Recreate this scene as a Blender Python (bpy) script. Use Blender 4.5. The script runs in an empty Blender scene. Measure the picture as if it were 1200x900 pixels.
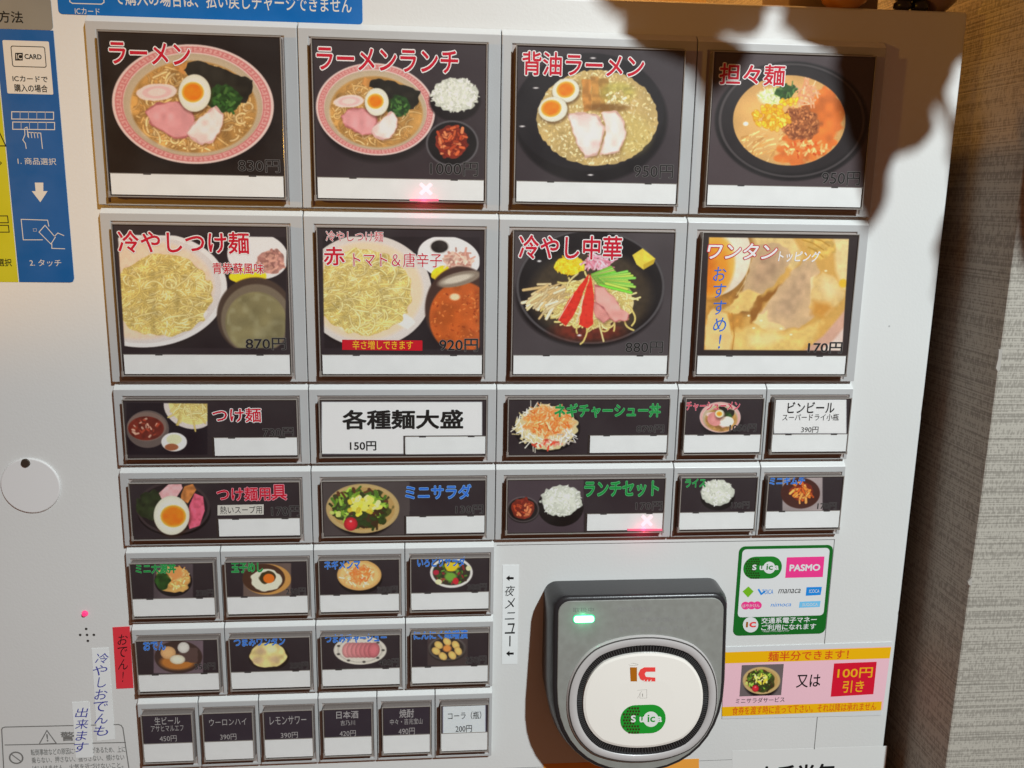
import bpy, bmesh, math, random
import numpy as np
from mathutils import Vector, Matrix

MM = 0.001
# ------------------------------------------------------------------ camera
# measured from the photograph: axes are x right, d down, y away from the viewer (mm)
F = 1026.65
CX, CD, CY = 136.99, 67.01, -377.75
RC = np.array([[0.9962001789803044, -0.016949550703401345, -0.08542784165927077],
               [-0.0007732728647492863, 0.979119845071713, -0.20328239234084405],
               [0.08708964030632606, 0.20257601466534242, 0.9753862582759798]])
sc = bpy.context.scene
COL = sc.collection
cam_d = bpy.data.cameras.new("camera")
cam = bpy.data.objects.new("camera", cam_d)
COL.objects.link(cam)
def v3(a):                      # (x, d, y) -> world (x, y, z)
    return Vector((a[0], a[2], -a[1]))
r_, dn, fw = v3(RC[0]), v3(RC[1]), v3(RC[2])
m = Matrix.Identity(4)
for i in range(3):
    m[i][0], m[i][1], m[i][2] = r_[i], -dn[i], -fw[i]
m.translation = Vector((CX, CY, -CD)) * MM
cam.matrix_world = m
cam_d.sensor_width = 36
cam_d.lens = F / 1200 * 36
cam_d.clip_start = 0.01
cam_d.clip_end = 50
sc.camera = cam

# ------------------------------------------------------------------ light
w = bpy.data.worlds.new("World"); sc.world = w; w.use_nodes = True
w.node_tree.nodes["Background"].inputs[0].default_value = (1.0, 0.40, 0.205, 1)
w.node_tree.nodes["Background"].inputs[1].default_value = 0.122
def aim(o, tgt):
    o.rotation_euler = (Vector(tgt) - o.location).to_track_quat('-Z', 'Y').to_euler()
KEYDIR = Vector((0.46, -1.0, 0.82)).normalized()
KEYPOS = Vector((0.18, 0, -0.15)) + KEYDIR * 1.6
ld = bpy.data.lights.new("white_lamp", 'SPOT'); key = bpy.data.objects.new("white_lamp", ld)
COL.objects.link(key); key.location = KEYPOS; aim(key, (0.34, 0, -0.29))
ld.energy = 113; ld.color = (0.905, 1.0, 1.03); ld.shadow_soft_size = 0.019
ld.spot_size = math.radians(50); ld.spot_blend = 1.0
# warm lamp low on the left with its spot cone edge set along a rising line
ld2 = bpy.data.lights.new("warm_lamp", 'SPOT'); warm = bpy.data.objects.new("warm_lamp", ld2)
COL.objects.link(warm)
warm.location = (-0.30, -0.25, -0.02)
ld2.energy = 2.3; ld2.color = (1.0, 0.50, 0.05); ld2.shadow_soft_size = 0.012
ld2.spot_size = math.radians(120); ld2.spot_blend = 0.25
A = Vector((-0.05, 0, -0.16)); B = Vector((0.372, 0, -0.12))
ea = (A - warm.location).normalized(); eb = (B - warm.location).normalized()
nrm = ea.cross(eb).normalized()
if nrm.z < 0: nrm = -nrm
mid = (ea + eb).normalized()
axis = (mid * math.cos(math.radians(60)) + nrm * math.sin(math.radians(60))).normalized()
warm.rotation_euler = axis.to_track_quat('-Z', 'Y').to_euler()
# warm lamp over the machine, behind its front: lights the wall beside it above the shade of the cabinet
ld3 = bpy.data.lights.new("ceiling_lamp", 'POINT'); o3 = bpy.data.objects.new("ceiling_lamp", ld3); COL.objects.link(o3)
o3.location = (0.287, 0.26, 0.408); ld3.energy = 8.5; ld3.color = (1.0, 0.45, 0.10); ld3.shadow_soft_size = 0.008
vs = sc.view_settings
vs.view_transform = 'Standard'; vs.look = 'None'; vs.gamma = 1; vs.exposure = 0
sc.cycles.max_bounces = 8; sc.cycles.transparent_max_bounces = 10
sc.cycles.sample_clamp_indirect = 4
sc.render.filter_size = 1.7

# ------------------------------------------------------------------ planes
class Plane:
    """a plane in (x, y, z) mm; u right, v down the plane, h out towards the viewer"""
    def __init__(s, O, V=(0, 0, -1), N=(0, -1, 0)):
        s.O = np.array(O, float); s.U = np.array((1., 0, 0)); s.V = np.array(V, float); s.N = np.array(N, float)
    def pt(s, u, v, h=0):
        return tuple((s.O + s.U * u + s.V * v + s.N * h) * MM)
    def at(s, px, py):          # photograph pixel -> (u, v); arrays allowed
        px = np.asarray(px, float); py = np.asarray(py, float)
        a = (px - 600) / F; b = (py - 450) / F
        d = [RC[0][k] * a + RC[1][k] * b + RC[2][k] for k in range(3)]
        dw = (d[0], d[2], -d[1])
        c = np.array((CX, CY, -CD))
        t = np.dot(s.O - c, s.N) / (dw[0] * s.N[0] + dw[1] * s.N[1] + dw[2] * s.N[2])
        q = [c[k] + t * dw[k] - s.O[k] for k in range(3)]
        return (sum(q[k] * s.U[k] for k in range(3)), sum(q[k] * s.V[k] for k in range(3)))
    def px(s, u, v):            # (u, v) arrays -> photograph pixel
        q = [s.O[k] + s.U[k] * u + s.V[k] * v for k in range(3)]
        q = (q[0] - CX, -q[2] - CD, q[1] - CY)
        e = [RC[i][0] * q[0] + RC[i][1] * q[1] + RC[i][2] * q[2] for i in range(3)]
        return 600 + F * e[0] / e[2], 450 + F * e[1] / e[2]
def front(y): return Plane((0, y, 0))
FACE, DOOR, CARD = front(0), front(3), front(-3.3)

# ------------------------------------------------------------------ materials
def lin(c): return tuple((x / 12.92 if x <= .04045 else ((x + .055) / 1.055) ** 2.4) for x in c)
def rgb(r, g, b, k=1.0):
    return tuple(min(.92, x * k) for x in lin((r / 255, g / 255, b / 255))) + (1,)
MATS = {}
def mat(name, col, rough=.5, spec=.5, metal=0, noise=0, nscale=60, bump=0, bscale=400, emit=None, estr=0, coat=0):
    if name in MATS: return MATS[name]
    mt = bpy.data.materials.new(name); mt.use_nodes = True
    nt = mt.node_tree; b = nt.nodes["Principled BSDF"]
    b.inputs["Base Color"].default_value = col
    b.inputs["Roughness"].default_value = rough
    b.inputs["Specular IOR Level"].default_value = spec
    b.inputs["Metallic"].default_value = metal
    b.inputs["Coat Weight"].default_value = coat
    tc = nt.nodes.new("ShaderNodeTexCoord")
    if noise:
        n = nt.nodes.new("ShaderNodeTexNoise"); n.inputs["Scale"].default_value = nscale
        n.inputs["Detail"].default_value = 6
        nt.links.new(tc.outputs["Object"], n.inputs["Vector"])
        r = nt.nodes.new("ShaderNodeMapRange")
        r.inputs[1].default_value = .3; r.inputs[2].default_value = .7
        r.inputs[3].default_value = 1 - noise; r.inputs[4].default_value = 1
        nt.links.new(n.outputs["Fac"], r.inputs[0])
        mx = nt.nodes.new("ShaderNodeMix"); mx.data_type = 'RGBA'; mx.blend_type = 'MULTIPLY'
        mx.inputs[0].default_value = 1; mx.inputs[6].default_value = col
        nt.links.new(r.outputs[0], mx.inputs[7]); nt.links.new(mx.outputs[2], b.inputs["Base Color"])
        r2 = nt.nodes.new("ShaderNodeMapRange")
        r2.inputs[1].default_value = .3; r2.inputs[2].default_value = .7
        r2.inputs[3].default_value = rough * .8; r2.inputs[4].default_value = min(1, rough * 1.2)
        nt.links.new(n.outputs["Fac"], r2.inputs[0]); nt.links.new(r2.outputs[0], b.inputs["Roughness"])
    if bump:
        n = nt.nodes.new("ShaderNodeTexNoise"); n.inputs["Scale"].default_value = bscale
        nt.links.new(tc.outputs["Object"], n.inputs["Vector"])
        bp = nt.nodes.new("ShaderNodeBump"); bp.inputs["Strength"].default_value = bump
        bp.inputs["Distance"].default_value = .0004
        nt.links.new(n.outputs["Fac"], bp.inputs["Height"]); nt.links.new(bp.outputs[0], b.inputs["Normal"])
    if emit:
        b.inputs["Emission Color"].default_value = emit; b.inputs["Emission Strength"].default_value = estr
    MATS[name] = mt
    return mt
def door_paint():
    mt = mat("door_paint", (.75, .76, .74, 1), .40, .5, noise=.06, nscale=7, bump=.12, bscale=900)
    nt = mt.node_tree; b = nt.nodes["Principled BSDF"]          # sparse specks of dirt
    src = b.inputs["Base Color"].links[0].from_socket
    tc = nt.nodes["Texture Coordinate"]
    v = nt.nodes.new("ShaderNodeTexVoronoi"); v.inputs["Scale"].default_value = 55
    nt.links.new(tc.outputs["Object"], v.inputs["Vector"])
    r = nt.nodes.new("ShaderNodeMapRange"); r.inputs[1].default_value = .018; r.inputs[2].default_value = .03
    r.inputs[3].default_value = .5; r.inputs[4].default_value = 1
    nt.links.new(v.outputs["Distance"], r.inputs[0])
    n = nt.nodes.new("ShaderNodeTexNoise"); n.inputs["Scale"].default_value = 14
    nt.links.new(tc.outputs["Object"], n.inputs["Vector"])
    r3 = nt.nodes.new("ShaderNodeMapRange"); r3.inputs[1].default_value = .55; r3.inputs[2].default_value = .6
    r3.inputs[3].default_value = 1; r3.inputs[4].default_value = 0
    nt.links.new(n.outputs["Fac"], r3.inputs[0])
    mxm = nt.nodes.new("ShaderNodeMath"); mxm.operation = 'MAXIMUM'
    nt.links.new(r.outputs[0], mxm.inputs[0]); nt.links.new(r3.outputs[0], mxm.inputs[1])
    mx = nt.nodes.new("ShaderNodeMix"); mx.data_type = 'RGBA'; mx.blend_type = 'MULTIPLY'; mx.inputs[0].default_value = 1
    nt.links.new(src, mx.inputs[6]); nt.links.new(mxm.outputs[0], mx.inputs[7])
    nt.links.new(mx.outputs[2], b.inputs["Base Color"])
    return mt
M_DOOR = door_paint()
M_FRAME = mat("grey_frame_plastic", (.50, .505, .50, 1), .38, .5, noise=.04, nscale=30, bump=.08, bscale=1500)
M_WELL = mat("recess_plastic", (.42, .36, .33, 1), .5)
M_SIDE = mat("smoky_wall_plastic", (.19, .16, .145, 1), .15, .7)
M_HOLD = mat("smoky_holder_plastic", (.040, .031, .029, 1), .22, .5)
M_RIM = mat("clear_rim", (.30, .275, .25, 1), .10, .8)
M_LABEL = mat("white_status_film", (.90, .92, .92, 1), .35, .4, noise=.05, nscale=120)
M_CLIP = mat("label_clip", (.05, .045, .045, 1), .4)
M_GAP = mat("dark_gap", (.05, .045, .04, 1), .7)
M_RED = mat("red_ink", rgb(195, 22, 48, 1.15), .5, .2)
M_BLUE = mat("blue_ink", rgb(40, 105, 205, 1.2), .5, .2)
M_GREEN = mat("green_ink", rgb(20, 140, 60, 1.2), .5, .2)
M_WHITE = mat("white_ink", (.90, .88, .88, 1), .5, .2)
M_PINK = mat("pink_ink", rgb(225, 150, 165, 1.2), .5, .2)
M_LBLUE = mat("pale_blue_ink", rgb(120, 170, 225, 1.1), .5, .2)
M_LGREEN = mat("pale_green_ink", rgb(90, 180, 120, 1.1), .5, .2)
M_BLACK = mat("black_ink", (.012, .012, .012, 1), .5, .2)
M_FAINT = mat("faint_grey_ink", (.19, .18, .18, 1), .5, .2)
M_FAINT2 = mat("faint_pale_ink", (.21, .20, .20, 1), .5, .2)
M_STKGREY = mat("grey_print_ink", (.20, .20, .19, 1), .5, .3)

def clear_cover():
    mt = bpy.data.materials.new("clear_acrylic"); mt.use_nodes = True
    nt = mt.node_tree; nt.nodes.clear()
    o = nt.nodes.new("ShaderNodeOutputMaterial"); t = nt.nodes.new("ShaderNodeBsdfTransparent")
    t.inputs[0].default_value = (.97, .97, .96, 1)
    g = nt.nodes.new("ShaderNodeBsdfGlossy"); g.inputs["Roughness"].default_value = .06
    lw = nt.nodes.new("ShaderNodeLayerWeight"); pw = nt.nodes.new("ShaderNodeMath"); pw.operation = 'POWER'; pw.inputs[1].default_value = 5
    lw.inputs[0].default_value = .5; nt.links.new(lw.outputs["Facing"], pw.inputs[0])
    f = nt.nodes.new("ShaderNodeMath"); f.operation = 'MULTIPLY_ADD'; f.inputs[1].default_value = .9; f.inputs[2].default_value = .032
    nt.links.new(pw.outputs[0], f.inputs[0])
    df = nt.nodes.new("ShaderNodeBsdfDiffuse"); df.inputs[0].default_value = (.8, .78, .75, 1)
    tc = nt.nodes.new("ShaderNodeTexCoord"); n = nt.nodes.new("ShaderNodeTexNoise"); n.inputs["Scale"].default_value = 45
    n.inputs["Detail"].default_value = 5
    nt.links.new(tc.outputs["Object"], n.inputs["Vector"])
    r = nt.nodes.new("ShaderNodeMapRange"); r.inputs[1].default_value = .35; r.inputs[2].default_value = .75
    r.inputs[3].default_value = .001; r.inputs[4].default_value = .022
    nt.links.new(n.outputs["Fac"], r.inputs[0])
    m1 = nt.nodes.new("ShaderNodeMixShader"); m2 = nt.nodes.new("ShaderNodeMixShader")
    nt.links.new(f.outputs[0], m1.inputs[0]); nt.links.new(t.outputs[0], m1.inputs[1]); nt.links.new(g.outputs[0], m1.inputs[2])
    nt.links.new(r.outputs[0], m2.inputs[0]); nt.links.new(m1.outputs[0], m2.inputs[1]); nt.links.new(df.outputs[0], m2.inputs[2])
    nt.links.new(m2.outputs[0], o.inputs[0])
    return mt
M_CLEAR = clear_cover()

# ------------------------------------------------------------------ mesh builder
class MB:
    def __init__(s): s.v = []; s.f = []; s.m = []; s.uv = None
    def add(s, verts, faces, mi=0):
        n = len(s.v); s.v += list(verts); s.f += [tuple(i + n for i in f) for f in faces]; s.m += [mi] * len(faces)
    def sheet(s, P, pts, h, mi=0):
        s.add([P.pt(u, v, h) for u, v in pts], [tuple(range(len(pts) - 1, -1, -1))], mi)
    def rect(s, P, u0, v0, u1, v1, h, mi=0):
        s.sheet(P, [(u0, v0), (u1, v0), (u1, v1), (u0, v1)], h, mi)
    def prism(s, P, pts, h0, h1, mi=0, pts1=None):
        n = len(pts); pts1 = pts1 or pts
        vs = [P.pt(u, v, h0) for u, v in pts] + [P.pt(u, v, h1) for u, v in pts1]
        fs = [tuple(range(n)), tuple(range(2 * n - 1, n - 1, -1))]
        fs += [(i, i + n, (i + 1) % n + n, (i + 1) % n) for i in range(n)]
        s.add(vs, fs, mi)
    def box(s, P, u0, v0, u1, v1, h0, h1, mi=0):
        s.prism(P, [(u0, v0), (u1, v0), (u1, v1), (u0, v1)], h0, h1, mi)
    def stroke(s, P, pts, wd, h, mi=0, closed=False):
        n = len(pts); k = n if closed else n - 1
        for i in range(k):
            a = np.array(pts[i], float); b = np.array(pts[(i + 1) % n], float); d = b - a
            L = np.linalg.norm(d)
            if L < 1e-6: continue
            d /= L; q = np.array((-d[1], d[0])) * wd / 2; e = d * wd * .45
            s.sheet(P, [tuple(a - e + q), tuple(b + e + q), tuple(b + e - q), tuple(a - e - q)], h + i * .0004, mi)
    def build(s, name, mats, parent=None, bevel=0, seg=2, smooth=False):
        me = bpy.data.meshes.new(name); me.from_pydata([tuple(x) for x in s.v], [], s.f)
        mats = mats if isinstance(mats, (list, tuple)) else [mats]
        for x in mats: me.materials.append(x)
        me.polygons.foreach_set("material_index", s.m)
        if smooth: me.polygons.foreach_set("use_smooth", [True] * len(s.f))
        me.update()
        return link(name, me, parent, bevel, seg)
def link(name, me, parent=None, bevel=0, seg=2):
    o = bpy.data.objects.new(name, me); COL.objects.link(o)
    if parent: o.parent = parent
    if bevel:
        b = o.modifiers.new("edge", 'BEVEL'); b.width = bevel * MM; b.segments = seg; b.limit_method = 'ANGLE'
        b.angle_limit = math.radians(35); b.harden_normals = False
    return o
def tag(o, label=None, cat=None, group=None, kind=None):
    for k, x in (("label", label), ("category", cat), ("group", group), ("kind", kind)):
        if x: o[k] = x
    return o
def empty(name, loc=(0, 0, 0), parent=None):
    o = bpy.data.objects.new(name, None); COL.objects.link(o); o.empty_display_size = .02
    if parent: o.parent = parent
    return o
def rrect(u0, v0, u1, v1, r, n=5):
    out = []
    for cx, cy, a0 in ((u1 - r, v0 + r, -90), (u1 - r, v1 - r, 0), (u0 + r, v1 - r, 90), (u0 + r, v0 + r, 180)):
        for k in range(n + 1):
            a = math.radians(a0 + 90 * k / n); out.append((cx + r * math.cos(a), cy + r * math.sin(a)))
    return out
def ellp(cx, cy, rx, ry, n=28, a0=0):
    return [(cx + rx * math.cos(2 * math.pi * k / n + a0), cy + ry * math.sin(2 * math.pi * k / n + a0)) for k in range(n)]
def quadpx(P, *pp): return [tuple(float(c) for c in P.at(x, y)) for x, y in pp]

# ------------------------------------------------------------------ text
_tc = {}
def glyphs(s, off=0.0, shear=0.0):
    k = (s, off, shear)
    if k in _tc: return _tc[k]
    cu = bpy.data.curves.new("t", 'FONT'); cu.body = s; cu.size = 1; cu.resolution_u = 3; cu.offset = off; cu.shear = shear
    cu.fill_mode = 'FRONT'
    ob = bpy.data.objects.new("t", cu)
    COL.objects.link(ob)
    me = bpy.data.meshes.new_from_object(ob.evaluated_get(bpy.context.evaluated_depsgraph_get()))
    v = np.array([x.co[:2] for x in me.vertices]) if len(me.vertices) else np.zeros((0, 2))
    f = [tuple(p.vertices) for p in me.polygons]
    bpy.data.objects.remove(ob); bpy.data.curves.remove(cu); bpy.data.meshes.remove(me)
    _tc[k] = (v, f)
    return _tc[k]
def text(mb, P, s, box, h=.03, mi=0, bold=.012, out=None, omi=1, shear=0, rot=0, skew=None):
    """print s so that its ink fills the box (photograph pixels x0, y0, x1, y1)"""
    x0, y0, x1, y1 = box; xm, ym = (x0 + x1) / 2, (y0 + y1) / 2
    u0 = float(P.at(x0, ym)[0]); u1 = float(P.at(x1, ym)[0]); v0 = float(P.at(xm, y0)[1]); v1 = float(P.at(xm, y1)[1])
    v, f = glyphs(s, 0.0, shear)
    if not len(v): return
    rb = max(0.0, bold)
    a, b = v.min(0) - rb, v.max(0) + rb; sx = (u1 - u0) / max(b[0] - a[0], 1e-4); sy = (v1 - v0) / max(b[1] - a[1], 1e-4)
    def put(r, n, hh, mi):
        for k in range(n):
            t = 2 * math.pi * (k + .5) / n
            put1(v + (np.array((r * math.cos(t), r * math.sin(t))) if r > 0 else 0), f, hh + k * .0005, mi)
            if r <= 0: break
        if r > .02 and n > 6: put1(v, f, hh + n * .0005, mi)
    def put1(v, f, hh, mi):
        U = u0 + (v[:, 0] - a[0]) * sx; V = v1 - (v[:, 1] - a[1]) * sy
        if rot:
            c, s_ = math.cos(rot), math.sin(rot); um, vm = (u0 + u1) / 2, (v0 + v1) / 2
            U, V = um + (U - um) * c - (V - vm) * s_, vm + (U - um) * s_ + (V - vm) * c
        mb.add([P.pt(p, q, hh) for p, q in zip(U, V)], f, mi)
    if out: put(rb + out, 10, h, omi)
    put(rb if rb >= .008 else 0, 6 if rb < .025 else 8, h + .02, mi)
def vtext(mb, P, s, box, h=.03, mi=0, bold=.0, shear=0, seed=1, jit=.0):
    x0, y0, x1, y1 = box; rn = random.Random(seed); n = len(s); ch = (y1 - y0) / n
    for i, c in enumerate(s):
        bx = (x0 + rn.uniform(-jit, jit), y0 + ch * (i + .08), x1 + rn.uniform(-jit, jit), y0 + ch * (i + .92))
        xm = (bx[0] + bx[2]) / 2; wd = bx[2] - bx[0]
        if c in 'ー': text(mb, P, '｜', (xm - wd * .06, bx[1], xm + wd * .06, bx[3]), h, mi, bold); continue
        if c in '!！': text(mb, P, '!', (xm - wd * .1, bx[1], xm + wd * .1, bx[3]), h, mi, bold, shear=shear); continue
        if c == '←': arrow(mb, P, xm, (bx[1] + bx[3]) / 2, wd * .75, h, mi); continue
        if c == 'し': bx = (xm - wd * .3, bx[1], xm + wd * .3, bx[3])
        if c == 'ニ': bx = (bx[0], bx[1] + 2, bx[2], bx[3] - 2)
        text(mb, P, c, bx, h, mi, bold, shear=shear)
def arrow(mb, P, cx, cy, wd, h, mi=0):
    a = wd / 2
    q = quadpx(P, (cx - a, cy), (cx - a * .1, cy - a * .75), (cx - a * .1, cy - a * .28), (cx + a, cy - a * .28),
               (cx + a, cy + a * .28), (cx - a * .1, cy + a * .28), (cx - a * .1, cy + a * .75))
    mb.sheet(P, q, h, mi)

# ------------------------------------------------------------------ painter for the printed food photographs
S = lambda *c: np.array(c, float) / 255
class Canvas:
    def __init__(s, P, u0, v0, u1, v1, res, bg, seed=0):
        s.P, s.u0, s.v0, s.u1, s.v1, s.res = P, u0, v0, u1, v1, res
        s.w = max(8, int((u1 - u0) * res)); s.h = max(8, int((v1 - v0) * res))
        uu = u0 + (np.arange(s.w) + .5) / s.w * (u1 - u0); vv = v0 + (np.arange(s.h) + .5) / s.h * (v1 - v0)
        s.U, s.V = np.meshgrid(uu, vv)
        s.X, s.Y = P.px(s.U, s.V)
        s.C = np.ones((s.h, s.w, 3)) * bg; s.rs = np.random.RandomState(seed)
        s.k = s.res / 2.8           # texels per photograph pixel, about
    def noise(s, size, seed=0):
        rs = np.random.RandomState(seed + 11); g = rs.rand(64, 64)
        x = s.X / size; y = s.Y / size; xi = np.floor(x).astype(int); yi = np.floor(y).astype(int)
        fx = x - xi; fy = y - yi; fx = fx * fx * (3 - 2 * fx); fy = fy * fy * (3 - 2 * fy)
        G = lambda a, b: g[a % 64, b % 64]
        return (G(yi, xi) * (1 - fx) + G(yi, xi + 1) * fx) * (1 - fy) + (G(yi + 1, xi) * (1 - fx) + G(yi + 1, xi + 1) * fx) * fy
    def put(s, mask, col):
        mask = np.clip(mask, 0, 1)[..., None]; s.C = s.C * (1 - mask) + col * mask
    def em(s, cx, cy, rx, ry, a=0, soft=.8, rough=0, rsz=5, seed=0, p=2.0):
        c, n = math.cos(math.radians(a)), math.sin(math.radians(a))
        dx, dy = s.X - cx, s.Y - cy; x = (dx * c + dy * n) / rx; y = (-dx * n + dy * c) / ry
        d = (np.abs(x) ** p + np.abs(y) ** p) ** (1 / p)
        if rough: d = d + (s.noise(rsz, seed) - .5) * rough * 2
        s.d = d; s.xn, s.yn = x, y
        return np.clip((1 - d) * min(rx, ry) / soft + .5, 0, 1)
    def ell(s, cx, cy, rx, ry, col, a=0, soft=.8, rough=0, rsz=5, seed=0, alpha=1, shade=0, vary=0, vs=4, p=2.0):
        mk = s.em(cx, cy, rx, ry, a, soft, rough, rsz, seed, p)
        c = np.ones_like(s.C) * S(*col)
        if shade: c = c * (1 - shade * np.clip(s.d, 0, 1.1) ** 3)[..., None]
        if vary: c = c * (1 + vary * 2 * (s.noise(vs, seed + 5) - .5))[..., None]
        s.put(mk * alpha, c); return mk
    def ringm(s, cx, cy, rx, ry, a0, a1, a=0):
        s.em(cx, cy, rx, ry, a); k = min(rx, ry)
        return np.clip((s.d - a0) * k + .5, 0, 1) * np.clip((a1 - s.d) * k + .5, 0, 1)
    def poly(s, pts, col, soft=.8, vary=0, vs=4, seed=0, alpha=1, rough=0, clip=None):
        X = s.X; Y = s.Y
        if rough:
            X = X + (s.noise(6, seed) - .5) * rough * 2; Y = Y + (s.noise(6, seed + 3) - .5) * rough * 2
        ins = np.zeros(X.shape, bool); dm = np.full(X.shape, 1e9); n = len(pts)
        for i in range(n):
            (x1, y1), (x2, y2) = pts[i], pts[(i + 1) % n]
            c = (y1 > Y) != (y2 > Y)
            with np.errstate(all='ignore'):
                xx = (x2 - x1) * (Y - y1) / ((y2 - y1) or 1e-9) + x1
            ins ^= c & (X < xx)
            ex, ey = x2 - x1, y2 - y1; L = ex * ex + ey * ey + 1e-9
            t = np.clip(((X - x1) * ex + (Y - y1) * ey) / L, 0, 1)
            dm = np.minimum(dm, np.hypot(X - x1 - t * ex, Y - y1 - t * ey))
        sd = np.where(ins, dm, -dm); mk = np.clip(sd / soft + .5, 0, 1) * alpha
        if clip is not None: mk = mk * clip
        c = np.ones_like(s.C) * S(*col)
        if vary: c = c * (1 + vary * 2 * (s.noise(vs, seed + 9) - .5))[..., None]
        s.put(mk, c); s.sd = sd; return mk
    def tex(s, x, y):
        u, v = s.P.at(x, y); return (u - s.u0) / (s.u1 - s.u0) * s.w, (v - s.v0) / (s.v1 - s.v0) * s.h
    def line(s, xs, ys, wd, col, edge=None, clip=None, alpha=1):
        tx, ty = s.tex(np.array(xs), np.array(ys)); wd = wd * s.k; pad = wd + 2
        i0, i1 = int(max(0, tx.min() - pad)), int(min(s.w, tx.max() + pad)); j0, j1 = int(max(0, ty.min() - pad)), int(min(s.h, ty.max() + pad))
        if i1 <= i0 or j1 <= j0: return
        gx, gy = np.meshgrid(np.arange(i0, i1) + .5, np.arange(j0, j1) + .5); dm = np.full(gx.shape, 1e9)
        for i in range(len(tx) - 1):
            ex, ey = tx[i + 1] - tx[i], ty[i + 1] - ty[i]; L = ex * ex + ey * ey + 1e-9
            t = np.clip(((gx - tx[i]) * ex + (gy - ty[i]) * ey) / L, 0, 1)
            dm = np.minimum(dm, np.hypot(gx - tx[i] - t * ex, gy - ty[i] - t * ey))
        cl = 1 if clip is None else clip[j0:j1, i0:i1]
        sub = s.C[j0:j1, i0:i1]
        if edge is not None:
            mk = (np.clip(wd / 2 + 1.1 - dm, 0, 1) * cl * alpha * .75)[..., None]; sub = sub * (1 - mk) + S(*edge) * mk
        mk = (np.clip(wd / 2 - dm + .4, 0, 1) * cl * alpha)[..., None]
        hl = (1 + .10 * np.clip(1 - dm / max(wd / 2, .3), 0, 1))[..., None]
        sub = sub * (1 - mk) + np.clip(S(*col) * hl, 0, 1) * mk
        s.C[j0:j1, i0:i1] = sub
    def noodles(s, cx, cy, rx, ry, n, wd=2.0, cols=((228, 196, 120), (214, 178, 100), (238, 212, 145)), edge=(150, 108, 50),
                clip=None, ln=(10, 26), ang=None, curl=.30):
        rs = s.rs
        for _ in range(n):
            r = math.sqrt(rs.rand()) * .95; t = rs.rand() * 6.283; x, y = cx + rx * r * math.cos(t), cy + ry * r * math.sin(t)
            a = rs.rand() * 6.283 if ang is None else math.radians(ang) + rs.randn() * .5
            k = rs.randn() * curl * .4; L = rs.uniform(*ln); st = 3.0; xs, ys = [x], [y]
            for _2 in range(int(L / st) + 1):
                a += k + rs.randn() * .12; x += st * math.cos(a); y += st * .85 * math.sin(a); xs.append(x); ys.append(y)
            c = cols[rs.randint(len(cols))]; f = rs.uniform(.86, 1.04)
            s.line(xs, ys, wd, tuple(min(255, q * f) for q in c), edge, clip)
    def dabs(s, cx, cy, rx, ry, n, size, cols, clip=None, lng=1.0, edge=None, ang=None):
        rs = s.rs
        for _ in range(n):
            r = math.sqrt(rs.rand()); t = rs.rand() * 6.283; x, y = cx + rx * r * math.cos(t), cy + ry * r * math.sin(t)
            a = rs.rand() * 6.283 if ang is None else math.radians(ang) + rs.randn() * .3; L = size * lng * rs.uniform(.5, 1.1)
            c = cols[rs.randint(len(cols))]; f = rs.uniform(.85, 1.08)
            s.line([x, x + L * math.cos(a)], [y, y + L * math.sin(a)], size * rs.uniform(.7, 1.2), tuple(min(255, q * f) for q in c), edge, clip)
    def egg(s, cx, cy, rx, ry, yx, yy, yr, ys, a=0, yc=(232, 120, 25)):
        s.ell(cx + 1, cy + 2, rx + 1, ry + 1, (60, 35, 20), a, soft=3, alpha=.5)
        s.ell(cx, cy, rx, ry, (236, 234, 214), a, shade=.14)
        s.ell(yx, yy, yr, ys, (240, 170, 60), a, soft=1.5); s.ell(yx, yy, yr - 2, ys - 2, yc, a, soft=3, vary=.08, vs=5)
    def shade(s, cx, cy, rx, ry, amt, size, seed=3):   # tonal variation of the printed photograph
        mk = s.em(cx, cy, rx, ry, soft=3); n = .6 * s.noise(size, seed) + .4 * s.noise(size * .4, seed + 1)
        s.C = s.C * (1 + mk * amt * 2 * (n - .5))[..., None]
    def rice(s, cx, cy, rx, ry, n=200):
        mk = s.ell(cx, cy, rx, ry, (205, 208, 195), rough=.10, rsz=4, vary=.08, shade=.12)
        s.dabs(cx, cy, rx * .97, ry * .97, n, 1.5, ((232, 234, 222), (218, 221, 206), (196, 198, 184)), None, 1.8)
    def kimchi(s, cx, cy, rx, ry, n=50, cols=((170, 65, 35), (195, 90, 50), (120, 35, 22), (215, 125, 80))):
        s.ell(cx, cy, rx, ry, (120, 40, 25), rough=.12, vary=.2)
        s.dabs(cx, cy, rx * .85, ry * .85, n, 3.2, cols, None, 1.8, (70, 20, 15))
    def finish(s, name):
        C = np.clip(s.C, 0, 1)
        for ax in (0, 1):
            Q = np.pad(C, [(1, 1) if k == ax else (0, 0) for k in range(3)], 'edge')
            C = (np.take(Q, range(0, C.shape[ax]), ax) + 2 * C + np.take(Q, range(2, C.shape[ax] + 2), ax)) / 4
        C = C * (1 + .02 * np.random.RandomState(5).randn(s.h, s.w, 1))
        L = np.clip(C, 0, 1) ** 2.2 * 1.34
        out = np.ones((s.h, s.w, 4), np.float32); out[..., :3] = np.clip(L, 0, .9) ** (1 / 2.2)
        im = bpy.data.images.new(name, s.w, s.h); im.pixels.foreach_set(out[::-1].ravel()); im.update(); im.pack()
        mt = bpy.data.materials.new(name); mt.use_nodes = True; nt = mt.node_tree; b = nt.nodes["Principled BSDF"]
        t = nt.nodes.new("ShaderNodeTexImage"); t.image = im; t.extension = 'EXTEND'
        nt.links.new(t.outputs[0], b.inputs["Base Color"]); b.inputs["Roughness"].default_value = .46
        b.inputs["Specular IOR Level"].default_value = .35
        return mt
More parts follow.
